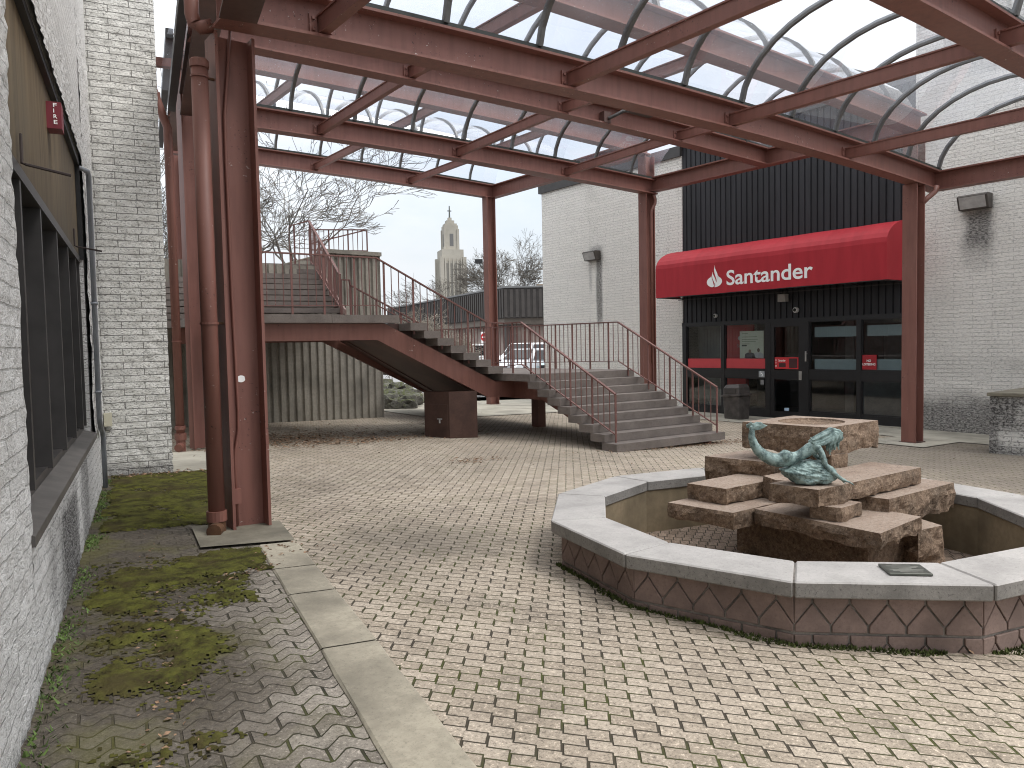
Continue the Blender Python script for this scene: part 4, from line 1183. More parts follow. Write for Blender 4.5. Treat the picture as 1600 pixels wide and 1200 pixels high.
# ------------------------------------------------------------------ stone blocks inside the basin
def stone(name, poly, z0, z1, label, rough=.012, bowl=None, seed=0, grp='granite blocks stacked in the fountain', top=True):
    """sawn top, rock-pitched sides: polygon footprint subdivided and pushed about"""
    bm = bm_new()
    pts = [Vector((a,b,0)) for a,b in poly]
    n = len(pts)
    area = sum(pts[i].x*pts[(i+1)%n].y-pts[(i+1)%n].x*pts[i].y for i in range(n))
    if area < 0: pts.reverse()
    loop = []
    for i in range(n):
        a, b = pts[i], pts[(i+1)%n]; m = max(2, int((b-a).length/.022))
        for j in range(m): loop.append((a.lerp(b, j/m), (b-a).normalized().cross(UP), j))
    nz = max(3, int((z1-z0)/.02))
    rings = []
    for k in range(nz+1):
        t = k/nz; z = z0+(z1-z0)*t; r_ = []
        for p, nr, j in loop:
            q = Vector((p.x,p.y,z))
            e = noise.fractal(q*7+Vector((seed*3.1,seed,0)), 1.0, 2.0, 4)*rough*1.5 + noise.noise(q*32)*rough*.5
            amt = min(1, (1-t)*3.5)
            if j == 0: e *= .3
            zz = z + (noise.noise(q*9+Vector((seed,5,2)))*rough*1.2 if k == 0 else 0)
            r_.append(bm.verts.new(Vector((p.x,p.y,zz)) + nr*(e*amt + .35*rough*math.sin(PI*t)) ))
        rings.append(r_)
    m = len(loop)
    for k in range(nz):
        for i in range(m):
            bm.faces.new((rings[k][i], rings[k][(i+1)%m], rings[k+1][(i+1)%m], rings[k+1][i]))
    bm.faces.new(list(reversed(rings[0])))
    if bowl is None:
        f = bm.faces.new(rings[-1]); f.material_index = 1
    else:
        cx_, cy_, ra, rb, ang, dep = bowl
        ca, sa = math.cos(ang), math.sin(ang)
        prev = rings[-1]
        # sawn border: match the loop to an ellipse point by point
        def el(i, s_, z):
            p = loop[i][0]; d = Vector((p.x-cx_, p.y-cy_, 0)); th = math.atan2(-d.x*sa+d.y*ca, d.x*ca+d.y*sa)
            x, y = ra*s_*math.cos(th), rb*s_*math.sin(th)
            return bm.verts.new((cx_+x*ca-y*sa, cy_+x*sa+y*ca, z))
        for s_, dz, mi in ((1.0,0,1),(.97,-.012,0),(.8,-dep*.75,0),(.4,-dep,0)):
            cur = [el(i, s_, z1+dz) for i in range(m)]
            for i in range(m):
                f = bm.faces.new((prev[i], prev[(i+1)%m], cur[(i+1)%m], cur[i])); f.material_index = mi
            prev = cur
        bm.faces.new(prev)
    o = obj(name, bm, None, mats=[M_GRAN, M_GRAN_T])
    tag(o, label, 'stone block', grp); recenter(o)
    return o
stone('stone_block', [(4.85,3.469),(4.905,2.804),(5.58,2.80),(5.52,3.46)], .80, .995, 'square granite block with a round hollow on top, topmost of the fountain stones', .020, (5.21,3.12,.25,.235,.3,.035), 1)
stone('stone_block', [(4.723,3.72),(4.80,3.17),(5.22,3.18),(5.20,3.70)], .545, .72, 'thick granite block at the back left of the mermaid', .022, None, 2)
stone('stone_block', [(4.183,3.451),(4.205,3.14),(4.90,3.12),(4.905,3.44)], .505, .612, 'granite slab lying on the lower left slab of the fountain', .016, None, 3)
stone('stone_block', [(3.995,3.468),(4.05,2.97),(4.80,2.96),(4.80,3.46)], .393, .50, 'lowest granite slab on the left of the fountain stones', .016, None, 4)
stone('stone_block', [(4.252,2.95),(4.215,2.10),(4.80,2.135),(4.86,2.94)], .405, .50, 'broad low granite slab in front of the fountain stones', .022, None, 5)
stone('stone_block', [(4.166,2.782),(4.190,2.460),(5.425,2.42),(5.43,2.78)], .59, .702, 'long granite slab carrying the bronze mermaid', .016, None, 6)
stone('stone_block', [(4.757,2.42),(4.772,2.322),(5.645,2.295),(5.66,2.64),(4.80,2.64)], .41, .585, 'granite slab jutting out at the right of the fountain stones', .022, None, 7)
stone('stone_block', [(4.26,2.56),(4.30,2.38),(4.555,2.385),(4.54,2.58)], .503, .588, 'small granite spacer block under the mermaid slab', .010, None, 8)
stone('stone_block', [(4.93,2.80),(5.10,2.775),(5.22,3.0),(5.0,3.05)], .704, .80, 'short granite prop under the hollowed top block', .006, None, 9)
stone('stone_block', [(4.52,2.96),(4.70,2.80),(4.98,2.86),(4.90,3.12),(4.60,3.12)], .502, .655, 'dark upright granite block behind the mermaid rock', .008, None, 10)
stone('stone_block', [(4.50,2.84),(4.46,2.30),(4.98,2.28),(5.06,2.90),(5.0,3.3),(4.60,3.34)], .08, .40, 'dark granite pedestal carrying the lower fountain slabs', .010, None, 11)
stone('stone_block', [(4.90,2.30),(4.80,2.16),(5.05,2.12),(5.14,2.30),(5.10,2.42)], .08, .408, 'rough grey boulder at the right foot of the pedestal', .030, None, 12)

# ------------------------------------------------------------------ bronze mermaid
ME = Vector((4.345, 2.60, .703)); ex = Vector((.793,-.609,0)).normalized(); ey = Vector((.609,.793,0)).normalized()
SC = .000512
def mp(px, py, d=0.0): return ME + ex*((px-1000)*SC) + UP*((962-py)*SC) + ey*d
mer = thing('mermaid_sculpture', 'green bronze mermaid leaning over a rock on the fountain stones', 'sculpture', ME)
bm = bm_new()
def limb(pts, n=12):
    tube(bm, [mp(a,b,d) for a,b,d,r_ in pts], [r_*SC for *_, r_ in pts], n)
    for a,b,d,r_ in (pts[0], pts[-1]): ball(bm, mp(a,b,d), r_*SC, r_*SC, r_*SC, 10, 8)
# tail and trunk as one spine
limb([(268,262,.0,26),(272,300,.0,35),(270,380,.0,44),(300,470,0,54),(350,545,0,63),(420,605,0,71),(500,648,0,78),(580,668,0,84),(650,662,0,90),(705,650,0,92),(760,645,0,80),(815,630,0,66),(870,606,0,66),(930,572,0,73),(985,532,0,76),(1030,500,0,66),(1065,475,0,44),(1110,445,0,36),(1160,425,0,36)], 16)
for d in (-.020,.020): ball(bm, mp(690,625,d), .044,.036,.042, 12, 8)           # hips
for d in (-.024,.024): ball(bm, mp(1015,560,d), .024,.020,.026, 12, 8)         # breast
for d in (-.030,.030): ball(bm, mp(1040,505,d), .030,.026,.032, 12, 8)         # shoulders
# near arm with hand on the slab
limb([(1045,505,-.048,40),(1075,580,-.062,40),(1098,660,-.070,36),(1112,715,-.072,33),(1170,780,-.078,33),(1240,840,-.084,28),(1300,885,-.088,21),(1335,903,-.090,21)])
for i, (dx_, dy_, dd) in enumerate(((92,40,-.108),(104,44,-.098),(100,38,-.088),(82,30,-.078))):
    limb([(1335,905,-.090+(-.010+.0066*i),12),(1335+dx_*.5,905+dy_*.35,-.090+(dd+.090)*.7,9.5),(1335+dx_,905+dy_+8,dd,7)], 8)
limb([(1312,905,-.082,11),(1335,930,-.070,9),(1362,945,-.066,7)], 8)           # thumb
# far arm
limb([(1050,505,.048,38),(1085,575,.070,37),(1110,640,.080,32),(1140,668,.070,27),(1165,672,.050,20)])
for i in range(4):
    limb([(1165,668,.050-.006*i,11),(1185,672-4*i,.030-.007*i,9),(1195,690-4*i,.018-.007*i,7)], 8)
limb([(1160,660,.046,10),(1150,648,.026,9),(1160,645,.014,7)], 8)
# head bent down to the right
HC = mp(1255,415,.0)
hr = Matrix.Rotation(0, 3, 'X')
fx = (ex*.78-UP*.62).normalized(); fy = ey; fz = fx.cross(fy); fz = (UP*.78+ex*.62)
def hp(a, b, c): return HC + fx*a + fy*b + fz*c
def hball(a, b, c, ra, rb, rc): 
    m3 = Matrix((fx, fy, fz)).transposed(); ball(bm, hp(a,b,c), ra, rb, rc, 14, 10, m3)
hball(0,0,.004,.050,.044,.052); hball(.018,0,-.022,.034,.034,.040); hball(.050,0,-.012,.010,.008,.012); hball(.046,0,-.036,.010,.014,.007); hball(.036,0,-.052,.012,.014,.010)
for s_ in (-1,1): hball(.004,s_*.044,-.008,.010,.006,.016); hball(.040,s_*.016,.004,.008,.010,.007)
# tail fluke
for pts in ([(268,262),(285,215),(330,190),(385,195),(420,222),(462,236),(420,262),(370,285),(315,292),(280,288)],):
    c = [mp(a,b,.0) for a,b in pts]
    prism(bm, [p-ey*.011 for p in c], ey*.022)
prism(bm, [mp(a,b,.004+ .0006*(270-a)) for a,b in ((280,285),(232,268),(226,228),(248,216),(270,188),(290,215),(300,260))], ey*.020)
limb([(275,275,0,28),(310,245,0,34),(350,235,0,30),(400,240,0,18)], 10)
tmp = bpy.data.meshes.new('tmp'); bmesh.ops.recalc_face_normals(bm, faces=bm.faces[:]); bm.to_mesh(tmp); bm.free()
def voxel(me, size, it=6):
    o = bpy.data.objects.new('tmp', me); COL.objects.link(o)
    md = o.modifiers.new('r', 'REMESH'); md.mode = 'VOXEL'; md.voxel_size = size; md.use_smooth_shade = True
    if it:
        sm = o.modifiers.new('s', 'SMOOTH'); sm.iterations = it; sm.factor = .5
    dg = bpy.context.evaluated_depsgraph_get()
    out = bpy.data.meshes.new_from_object(o.evaluated_get(dg))
    bpy.data.objects.remove(o)
    b = bm_new(); b.from_mesh(out); return b
obj('body', voxel(tmp, .0032, 5), M_VERD, mer, smooth=True)
# hair as one mass of swept locks
bm = bm_new()
hball(-.012,0,.018,.052,.052,.048); hball(.016,0,.030,.038,.044,.030)
def lock(pts, r0, r1):
    n = len(pts); tube(bm, [mp(*p) for p in pts], [(r0+(r1-r0)*i/(n-1))*SC for i in range(n)], 8)
for r_i, (dy, ds) in enumerate(((0,.8),(34,1.0),(66,1.12),(96,1.15))):
    for i in range(9):
        d = (-.044+.011*i)*ds; w = 12*math.sin(i*1.9+r_i)
        lock([(1352-18*r_i,372+dy*.3+w*.2,d*.6),(1320-14*r_i,318+dy*.6+w*.3,d*.9),(1250,296+dy*.8+w*.3,d*1.0),(1180,338+dy+w,d*1.05),(1110,372+dy+w,d*1.05),(1055,400+dy*.8+w,d*1.0),(1010,428+dy*.5+w,d*.9),(985+8*r_i,452+dy*.4,d*.8)], 22, 10)
lock([(1050,405,-.03),(1005,420,-.034),(980,412,-.034),(966,385,-.03)], 16, 8)
for x_, y_, d in ((1190,520,-.046),(1185,560,-.04),(1210,530,.03),(1300,500,-.03),(1295,505,.02),(1240,500,-.045)):
    lock([(x_+45,y_-170,d*.95),(x_+22,y_-100,d*1.2),(x_,y_-40,d*1.1),(x_+4,y_+20,d),(x_+14,y_+46,d)], 24, 7)
tmp = bpy.data.meshes.new('tmp'); bmesh.ops.recalc_face_normals(bm, faces=bm.faces[:]); bm.to_mesh(tmp); bm.free()
obj('hair', voxel(tmp, .0030, 2), M_VERD, mer, smooth=True)
# the wave-like rock beneath
bm = bm_new()
prof = [(612,792),(660,770),(740,735),(840,700),(920,676),(1010,668),(1090,672),(1160,705),(1230,745),(1282,790),(1290,850),(1285,905),(1230,935),(1150,962),(1000,968),(860,966),(780,935),(700,880)]
cxp, cyp = 960, 830
for k in range(10):
    pass
rows = []
ND = 14
for k in range(ND+1):
    t = -1+2*k/ND; s_ = math.sqrt(max(.0, 1-abs(t)**2.6)); row = []
    for a, b in prof:
        q = mp(cxp+(a-cxp)*(.35+.65*s_), min(966, cyp+(b-cyp)*(.30+.70*s_)+ (0 if b < 900 else 40*(1-s_))), t*.092)
        row.append(bm.verts.new(q))
    rows.append(row)
for k in range(ND):
    for i in range(len(prof)):
        j = (i+1)%len(prof); bm.faces.new((rows[k][i], rows[k][j], rows[k+1][j], rows[k+1][i]))
bm.faces.new(rows[0]); bm.faces.new(list(reversed(rows[-1])))
bmesh.ops.recalc_face_normals(bm, faces=bm.faces[:])
tmp = bpy.data.meshes.new('tmp'); bm.to_mesh(tmp); bm.free()
b = voxel(tmp, .0035, 3)
b.normal_update()
for v in b.verts:
    q = v.co-ME
    w = Vector((q.dot(ex)*16, q.dot(ey)*20, q.z*46+q.dot(ex)*10))
    h = noise.fractal(w, 1.0, 2.1, 4)
    v.co += v.normal*(h*.010)
obj('rock', b, M_VERD, mer, smooth=True)

# ------------------------------------------------------------------ boulders by the road
for i, (x, y, s_) in enumerate(((8.35,16.5,.34),(8.75,16.35,.36),(9.15,16.15,.30),(8.55,17.2,.42),(9.0,17.0,.40),(9.45,16.8,.36),(8.6,18.0,.5),(9.2,17.9,.46),(9.75,17.6,.42),(8.9,18.9,.5),(9.6,18.6,.46),(10.1,18.4,.36),(8.2,17.4,.38),(9.9,17.1,.26))):
    bm = bm_new()
    bmesh.ops.create_icosphere(bm, subdivisions=3, radius=1, matrix=Matrix.Identity(4))
    sx, sy, sz = s_*random.uniform(.8,1.2), s_*random.uniform(.8,1.1), s_*random.uniform(.55,.8)
    for v in bm.verts:
        n_ = noise.fractal(v.co*1.4+Vector((i*5.3,0,0)), 1, 2, 4)
        c = v.co*(1+.38*n_); c = Vector((round(c.x*2.2)/2.2*.35+c.x*.65, round(c.y*2)/2*.35+c.y*.65, round(c.z*2)/2*.35+c.z*.65))
        v.co = Vector((x+c.x*sx, y+c.y*sy, G(x,y)+.10*(y-16)+sz*.35+c.z*sz))
    o = obj('boulder', bm, M_ROCK); recenter(o)
    tag(o, 'grey mossy boulder in the rubble bank beside the concrete wall', 'boulder', 'boulders by the road')

# ------------------------------------------------------------------ plants
def branch_tree(name, base, height, spread, seed, mat, label, cat, group=None, levels=6, trunk=.16, first=.25, droop=0.0, min_r=.006, kids=(2,4), taper=.62):
    rnd = random.Random(seed)
    t = thing(name, label, cat, base, group)
    bmT, bmC = bm_new(), bm_new()
    def grow(p, d, L, r_, lev):
        n = 4 if lev < 3 else 3
        pts = [p]; rads = [r_]
        q = p.copy(); dd = d.copy()
        for i in range(n):
            dd = (dd + Vector((rnd.uniform(-1,1), rnd.uniform(-1,1), rnd.uniform(-.45,.6)-droop*lev*.2))*.17).normalized()
            q = q + dd*(L/n); pts.append(q.copy()); rads.append(max(min_r, r_*(1-(i+1)/n*(1-taper))))
        tube(bmT if lev < 1 else bmC, pts, rads, 6 if lev < 2 else 3, False)
        if lev >= levels: return
        k = rnd.randint(*kids)
        for c in range(k):
            ti = 1.0 if c == 0 else rnd.uniform(.45, 1.0)
            idx = min(n, max(1, int(round(ti*n))))
            s = pts[idx]
            a = rnd.uniform(0, 2*PI)
            side = dd.orthogonal().normalized(); side.rotate(Matrix.Rotation(a, 3, dd))
            w = rnd.uniform(.35, .95)*spread
            nd = (dd + side*w).normalized()
            if nd.z < -.25 and droop == 0: nd.z = abs(nd.z)*.3
            grow(s, nd, L*rnd.uniform(.62,.90), rads[idx]*rnd.uniform(.55,.8), lev+1)
    b = Vector(base)
    grow(b, Vector((0,0,1)), height*first, trunk, 0)
    obj('trunk', bmT, mat, t); obj('crown', bmC, mat, t)
    return t
M_BARK = m_bark('grey_bark', (.085,.075,.065), (.15,.135,.115))
M_BARK2 = m_bark('pale_twig', (.16,.14,.115), (.27,.24,.20))
gtrees = 'bare trees behind the stairs'
branch_tree('bare_tree', (12.4, 29.3, .1), 14.5, 1.0, 12, M_BARK, 'wide bare tree with a forked crown behind the stairs, left of the pale tower', 'tree', gtrees, 8, .27, .22, min_r=.010, kids=(2,3))
branch_tree('bare_tree', (7.8, 30.5, .1), 14.0, .95, 8, M_BARK, 'tall bare tree seen beside the near red column', 'tree', gtrees, 8, .27, .22, min_r=.010, kids=(2,3))
branch_tree('bare_tree', (4.6, 27.0, .1), 12.0, .95, 21, M_BARK, 'bare tree mostly hidden behind the left red columns', 'tree', gtrees, 7, .18, .22, min_r=.008, kids=(2,4))
gt2 = 'bare trees behind the brown shop roof'
branch_tree('bare_tree', (50.5, 64.0, .0), 17.5, .95, 5, M_BARK, 'far bare tree above the brown roof next to the white bank wall', 'tree', gt2, 8, .22, .21, min_r=.014, kids=(2,4))
branch_tree('bare_tree', (43.5, 66.0, .0), 16.0, .95, 14, M_BARK, 'far bare tree showing left of the far red column', 'tree', gt2, 7, .22, .21, min_r=.014, kids=(2,4))
branch_tree('bare_shrub', (12.3, 20.9, .1), 4.2, 1.25, 31, M_BARK2, 'pale leafless shrub tangle behind the upper stair railing', 'shrub', None, 7, .08, .2, .25, .005, (3,4))
branch_tree('bare_shrub', (13.9, 22.6, .1), 3.8, 1.2, 37, M_BARK2, 'second leafless shrub in front of the brown shop fascia', 'shrub', None, 6, .08, .2, .2, .005, (3,4))

# ------------------------------------------------------------------ far buildings
M_FASC = simple('brown_fascia', (.045,.038,.034), .6, .15, 2)
shop = thing('brown_shop_building', 'low building with a dark brown ribbed fascia beyond the stairs', 'building', (35, 46, 0))
def prism_xy(bm, poly, z0, z1): prism(bm, [(a,b,z0) for a,b in poly], (0,0,z1-z0))
crn = Vector((33.2,44.1,0)); rd = Vector((.80,-.60,0)); ld = Vector((.21,.978,0))
def rib_run(bm, o, d, nrm, L, z0, z1, pitch=.42):
    x = 0
    while x < L:
        frame(bm, o, d, nrm, UP, (x,0,z0), (x+pitch*.55,.10,z1)); x += pitch
bm = bm_new()
far = crn+ld*30; rgt = crn+rd*16
prism_xy(bm, [(crn.x,crn.y),(rgt.x,rgt.y),(rgt.x+20,rgt.y+22),(far.x+12,far.y+6),(far.x,far.y)], 3.68, 5.85); obj('fascia', bm, M_FASC, shop)
bm = bm_new(); rib_run(bm, crn, rd, Vector((-.6,-.8,0)), 16, 3.72, 5.75); rib_run(bm, crn, ld, Vector((-.978,.21,0)), 30, 3.72, 5.75); obj('fascia_ribs', bm, M_FASC, shop)
bm = bm_new(); prism_xy(bm, [(crn.x-.1,crn.y-.1),(rgt.x,rgt.y-.2),(rgt.x+20,rgt.y+22),(far.x+12,far.y+6),(far.x-.2,far.y)], 5.85, 5.98); obj('roof_edge', bm, simple('roof_grey', (.16,.16,.16), .6), shop)
bm = bm_new(); prism_xy(bm, [(crn.x+1.2,crn.y+.6),(rgt.x,rgt.y+1.4),(rgt.x+20,rgt.y+22),(far.x+12,far.y+6),(far.x+1.2,far.y)], .0, 3.2); obj('wall', bm, simple('shop_wall', (.30,.24,.21), .8, .3, .6), shop)
bm = bm_new(); prism_xy(bm, [(crn.x+.2,crn.y+.3),(rgt.x,rgt.y+.5),(rgt.x+18,rgt.y+20),(far.x+10,far.y+6),(far.x+.2,far.y)], 3.22, 3.67); obj('soffit', bm, simple('brown_soffit', (.14,.115,.095), .7), shop)
bm = bm_new(); frame(bm, crn+Vector((.45,.35,0)), rd, ld, UP, (0,0,0), (.55,.55,3.6)); obj('post', bm, M_FASC, shop)
bm = bm_new()
for i in range(5): box(bm, (37+i*2.2, 44.2-i*1.55, 5.99), (38.0+i*2.2, 45-i*1.55, 6.3+.12*(i%2)))
obj('roof_vent', bm, simple('vent_tan', (.33,.26,.20), .7), shop)
far_s = thing('shop_row', 'pale pink and white shop row across the car park', 'building', (55, 85, 0))
bm = bm_new(); prism_xy(bm, [(35,96),(75,66),(80,73),(40,103)], 0, 4.4); obj('wall', bm, simple('pale_wall', (.62,.54,.51), .8, .1, .3), far_s)
dr = Vector((40,-30,0)).normalized(); nr_ = Vector((-.6,-.8,0))
for i in range(9):
    bm = bm_new(); frame(bm, (35,96,0), dr, nr_, UP, (1.5+i*5.4,.02,.5), (5.2+i*5.4,.12,2.6)); obj('window', bm, M_DGLASS, far_s)
    bm = bm_new(); frame(bm, (35,96,0), dr, nr_, UP, (1.2+i*5.4,.02,3.0), (5.5+i*5.4,.5,3.7)); obj('sign_band', bm, simple('band', random.choice(((.55,.10,.09),(.62,.36,.08),(.60,.30,.25))), .6), far_s)
# pale church tower
tw = thing('church_tower', 'pale stone stepped church tower with a cross, far beyond the stairs', 'tower', (165, 254, 0))
M_LIME = m_concrete('limestone', (.40,.375,.325), .06, .25, .2)
TA = R(-20); tx = Vector((math.cos(TA), math.sin(TA), 0)); ty = Vector((-math.sin(TA), math.cos(TA), 0)); tc = Vector((165,254,0))
def tier(bm, h, z0, z1): frame(bm, tc, tx, ty, UP, (-h,-h,z0), (h,h,z1))
bm = bm_new()
tier(bm, 4.9, 0, 35.5); tier(bm, 4.35, 35.5, 40.0); tier(bm, 2.75, 40, 49.6); tier(bm, 2.35, 49.6, 50.4); tier(bm, 1.55, 50.4, 51.7); tier(bm, .7, 51.7, 52.9)
for sx in (-1,1):
    for sy in (-1,1):
        frame(bm, tc, tx, ty, UP, (sx*4.5-.75,sy*4.5-.75,0), (sx*4.5+.75,sy*4.5+.75,37.0))
        frame(bm, tc, tx, ty, UP, (sx*2.6-.45,sy*2.6-.45,40), (sx*2.6+.45,sy*2.6+.45,48.2))
for i in range(-2,3):
    for a, b in ((tx,ty),(ty,tx)):
        frame(bm, tc, a, b, UP, (i*1.6-.28,-5.25,0), (i*1.6+.28,-4.9,36.6))
obj('shaft', bm, M_LIME, tw)
for a, b in ((tx,ty),(ty,tx)):
    bm = bm_new(); frame(bm, tc, a, b, UP, (-.75,-2.80,41.5), (.75,-2.745,46.3)); obj('louvre', bm, simple('louvre_grey', (.13,.13,.13), .8), tw)
for i in range(-2,2):
    for a, b in ((tx,ty),(ty,tx)):
        bm = bm_new(); frame(bm, tc, a, b, UP, (i*1.6+.45,-4.95,20), (i*1.6+1.15,-4.905,34.5)); obj('window', bm, simple('tower_window', (.2,.19,.17), .8), tw)
bm = bm_new(); tube(bm, [tc+UP*52.9, tc+UP*57.6], [.34,.20], 6); bar(bm, tc+UP*55.6-tx*.8, tc+UP*55.6+tx*.8, .3, .35); obj('cross', bm, simple('cross_bronze', (.08,.09,.08), .6), tw)

# street lamp and sign
lp = thing('street_lamp', 'black street lamp on a curved arm above the brown shop roof', 'street lamp', (26.6,36.7,0))
bm = bm_new(); tube(bm, [(26.75,36.6,0),(26.75,36.6,6.2)], [.09,.06], 8); tube(bm, [(26.75,36.6,6.15),(26.45,36.8,6.2),(26.2,37.0,6.35),(26.12,37.05,6.6)], .035, 6); obj('pole', bm, M_GUTTER, lp)
bm = bm_new(); frame(bm, (26.1,37.1,6.6), Vector((.79,-.61,0)), Vector((.61,.79,0)), UP, (-.22,-.3,0), (.22,.3,.2)); obj('head', bm, M_GUTTER, lp, bevel=.02)
sg = thing('road_sign', 'small white no entry road sign with a red disc by the car park', 'road sign', (19.77,27.7,0))
bm = bm_new(); tube(bm, [(19.77,27.75,0),(19.77,27.75,2.2)], .03, 6); obj('post', bm, M_STEEL, sg)
su_ = Vector((.79,-.61,0)); sn_ = Vector((-.61,-.79,0))
bm = bm_new(); frame(bm, (19.77,27.75,0), su_, sn_, UP, (-.21,.035,1.78), (.21,.045,2.28)); obj('plate', bm, M_WHITE, sg)
bm = bm_new(); prism(bm, [Vector((19.77,27.75,2.04))+sn_*.046+su_*(.19*math.cos(a))+UP*(.19*math.sin(a)) for a in [2*PI*i/20 for i in range(20)]], sn_*.003); obj('disc', bm, M_REDVINYL, sg)
bm = bm_new(); frame(bm, (19.77,27.75,0), su_, sn_, UP, (-.13,.0495,2.01), (.13,.052,2.07)); obj('bar', bm, M_WHITE, sg)

# parked cars
def car(loc, yaw, col, label, suv=False, group='cars parked beyond the stairs', rough=.25):
    t = thing('parked_car', label, 'car', loc, group)
    fx_ = Vector((math.cos(yaw), math.sin(yaw), 0)); sx_ = Vector((-math.sin(yaw), math.cos(yaw), 0)); o = Vector(loc)
    H = 1.75 if suv else 1.45; L = 4.7; hw = .92 if suv else .88
    bon = 1.05 if suv else .88
    if suv: side = [(-2.3,.45),(-2.35,.9),(-2.2,1.1),(-1.95,H),(.45,H),(1.05,bon+.06),(2.15,bon-.06),(2.35,.75),(2.33,.42)]
    else: side = [(-2.3,.40),(-2.35,.80),(-2.2,.95),(-1.65,1.0),(-1.05,H),(.35,H),(1.05,bon),(2.1,bon-.16),(2.32,.62),(2.30,.36)]
    def P(x, y, z): return o + fx_*x + sx_*y + UP*z
    bm = bm_new(); rows = []
    for y, k_ in ((-1,.985),(-.9,1),(.9,1),(1,.985)):
        rows.append([bm.verts.new(P(x*k_, y*hw*(1 if z < bon+.08 else .80), z)) for x, z in side])
    n = len(side)
    for a, b in zip(rows[:-1], rows[1:]):
        for i in range(n): bm.faces.new((a[i], a[(i+1)%n], b[(i+1)%n], b[i]))
    bm.faces.new(rows[0]); bm.faces.new(list(reversed(rows[-1])))
    bmesh.ops.recalc_face_normals(bm, faces=bm.faces[:])
    obj('body', bm, simple('car_paint', col, rough, .03, 2), t, bevel=.03)
    tops = [p for p in side if p[1] > bon+.08]
    x0, x1 = min(p[0] for p in tops), max(p[0] for p in tops)
    for s_ in (-1,1):
        bm = bm_new(); prism(bm, [P(x0+.05, s_*hw*.80, H-.09), P(x1-.05, s_*hw*.80, H-.09), P(x1+.42, s_*hw*.985, bon+.05), P(x0-.25 if not suv else x0-.1, s_*hw*.985, bon+.05)], sx_*s_*.03); obj('window', bm, M_DGLASS, t)
    bm = bm_new(); prism(bm, [P(x1+.06,-hw*.72,H-.08), P(x1+.06,hw*.72,H-.08), P(x1+.60,hw*.84,bon+.07), P(x1+.60,-hw*.84,bon+.07)], (fx_*.45+UP*.6).normalized()*.05); obj('windscreen', bm, M_DGLASS, t)
    for wx in (-1.4, 1.42):
        for s_ in (-1,1):
            c = P(wx, s_*(hw-.09), .33)
            bm = bm_new(); tube(bm, [c-sx_*.11*s_, c+sx_*.11*s_], .33, 18); w_ = obj('wheel', bm, M_GASKET, t)
            bm = bm_new(); tube(bm, [c+sx_*.10*s_, c+sx_*.118*s_], .20, 12); obj('rim', bm, M_ALU, w_)
    fxn = 2.34 if suv else 2.30
    for s_ in (-1,1):
        bm = bm_new(); frame(bm, o, fx_, sx_, UP, (fxn-.10, s_*.66-.17, .62), (fxn+.02, s_*.66+.17, .78)); obj('headlight', bm, simple('lamp_glass', (.6,.62,.64), .1), t, bevel=.02)
    bm = bm_new(); frame(bm, o, fx_, sx_, UP, (fxn-.06, -.46, .42 if not suv else .5), (fxn+.025, .46, .66 if not suv else .88)); obj('grille', bm, M_GUTTER, t, bevel=.02)
    return t
car((26.2,32.9,.03), R(200), (.70,.71,.72), 'white pickup style car with black grille facing the stairs', True)
car((22.9,28.6,.03), R(196), (.50,.52,.54), 'silver car with bright headlamp in front of the white one')
car((23.2,34.6,.03), R(215), (.72,.73,.74), 'white car with dark wheel seen left of the far red column', True)
car((25.6,41.5,.03), R(190), (.45,.56,.60), 'pale blue car farthest left behind the stair railing', True)
car((25.0,28.0,.03), R(205), (.42,.50,.53), 'grey blue car next to the silver one by the bank wall')
# a small round evergreen by the cars
bs = thing('round_shrub', 'small round brown green shrub by the parked cars', 'shrub', (20.2,30.5,0))
bm = bm_new(); rnd = random.Random(4)
for i in range(900):
    d = Vector((rnd.gauss(0,1), rnd.gauss(0,1), rnd.gauss(0,1))).normalized()*rnd.uniform(.5,1)
    c = Vector((20.2+d.x*.75, 30.5+d.y*.75, 1.55+d.z*.42)); a = Vector((rnd.uniform(-1,1),rnd.uniform(-1,1),rnd.uniform(-1,1))).normalized()*.09; b_ = a.orthogonal().normalized()*.05
    sheet(bm, [c-a, c+b_, c+a, c-b_])
obj('crown', bm, simple('shrub_leaf', (.09,.065,.025), .8, .5, 3), bs)
bm = bm_new(); tube(bm, [(20.2,30.5,0),(20.2,30.5,1.4)], .05, 6); obj('stem', bm, M_BARK, bs)

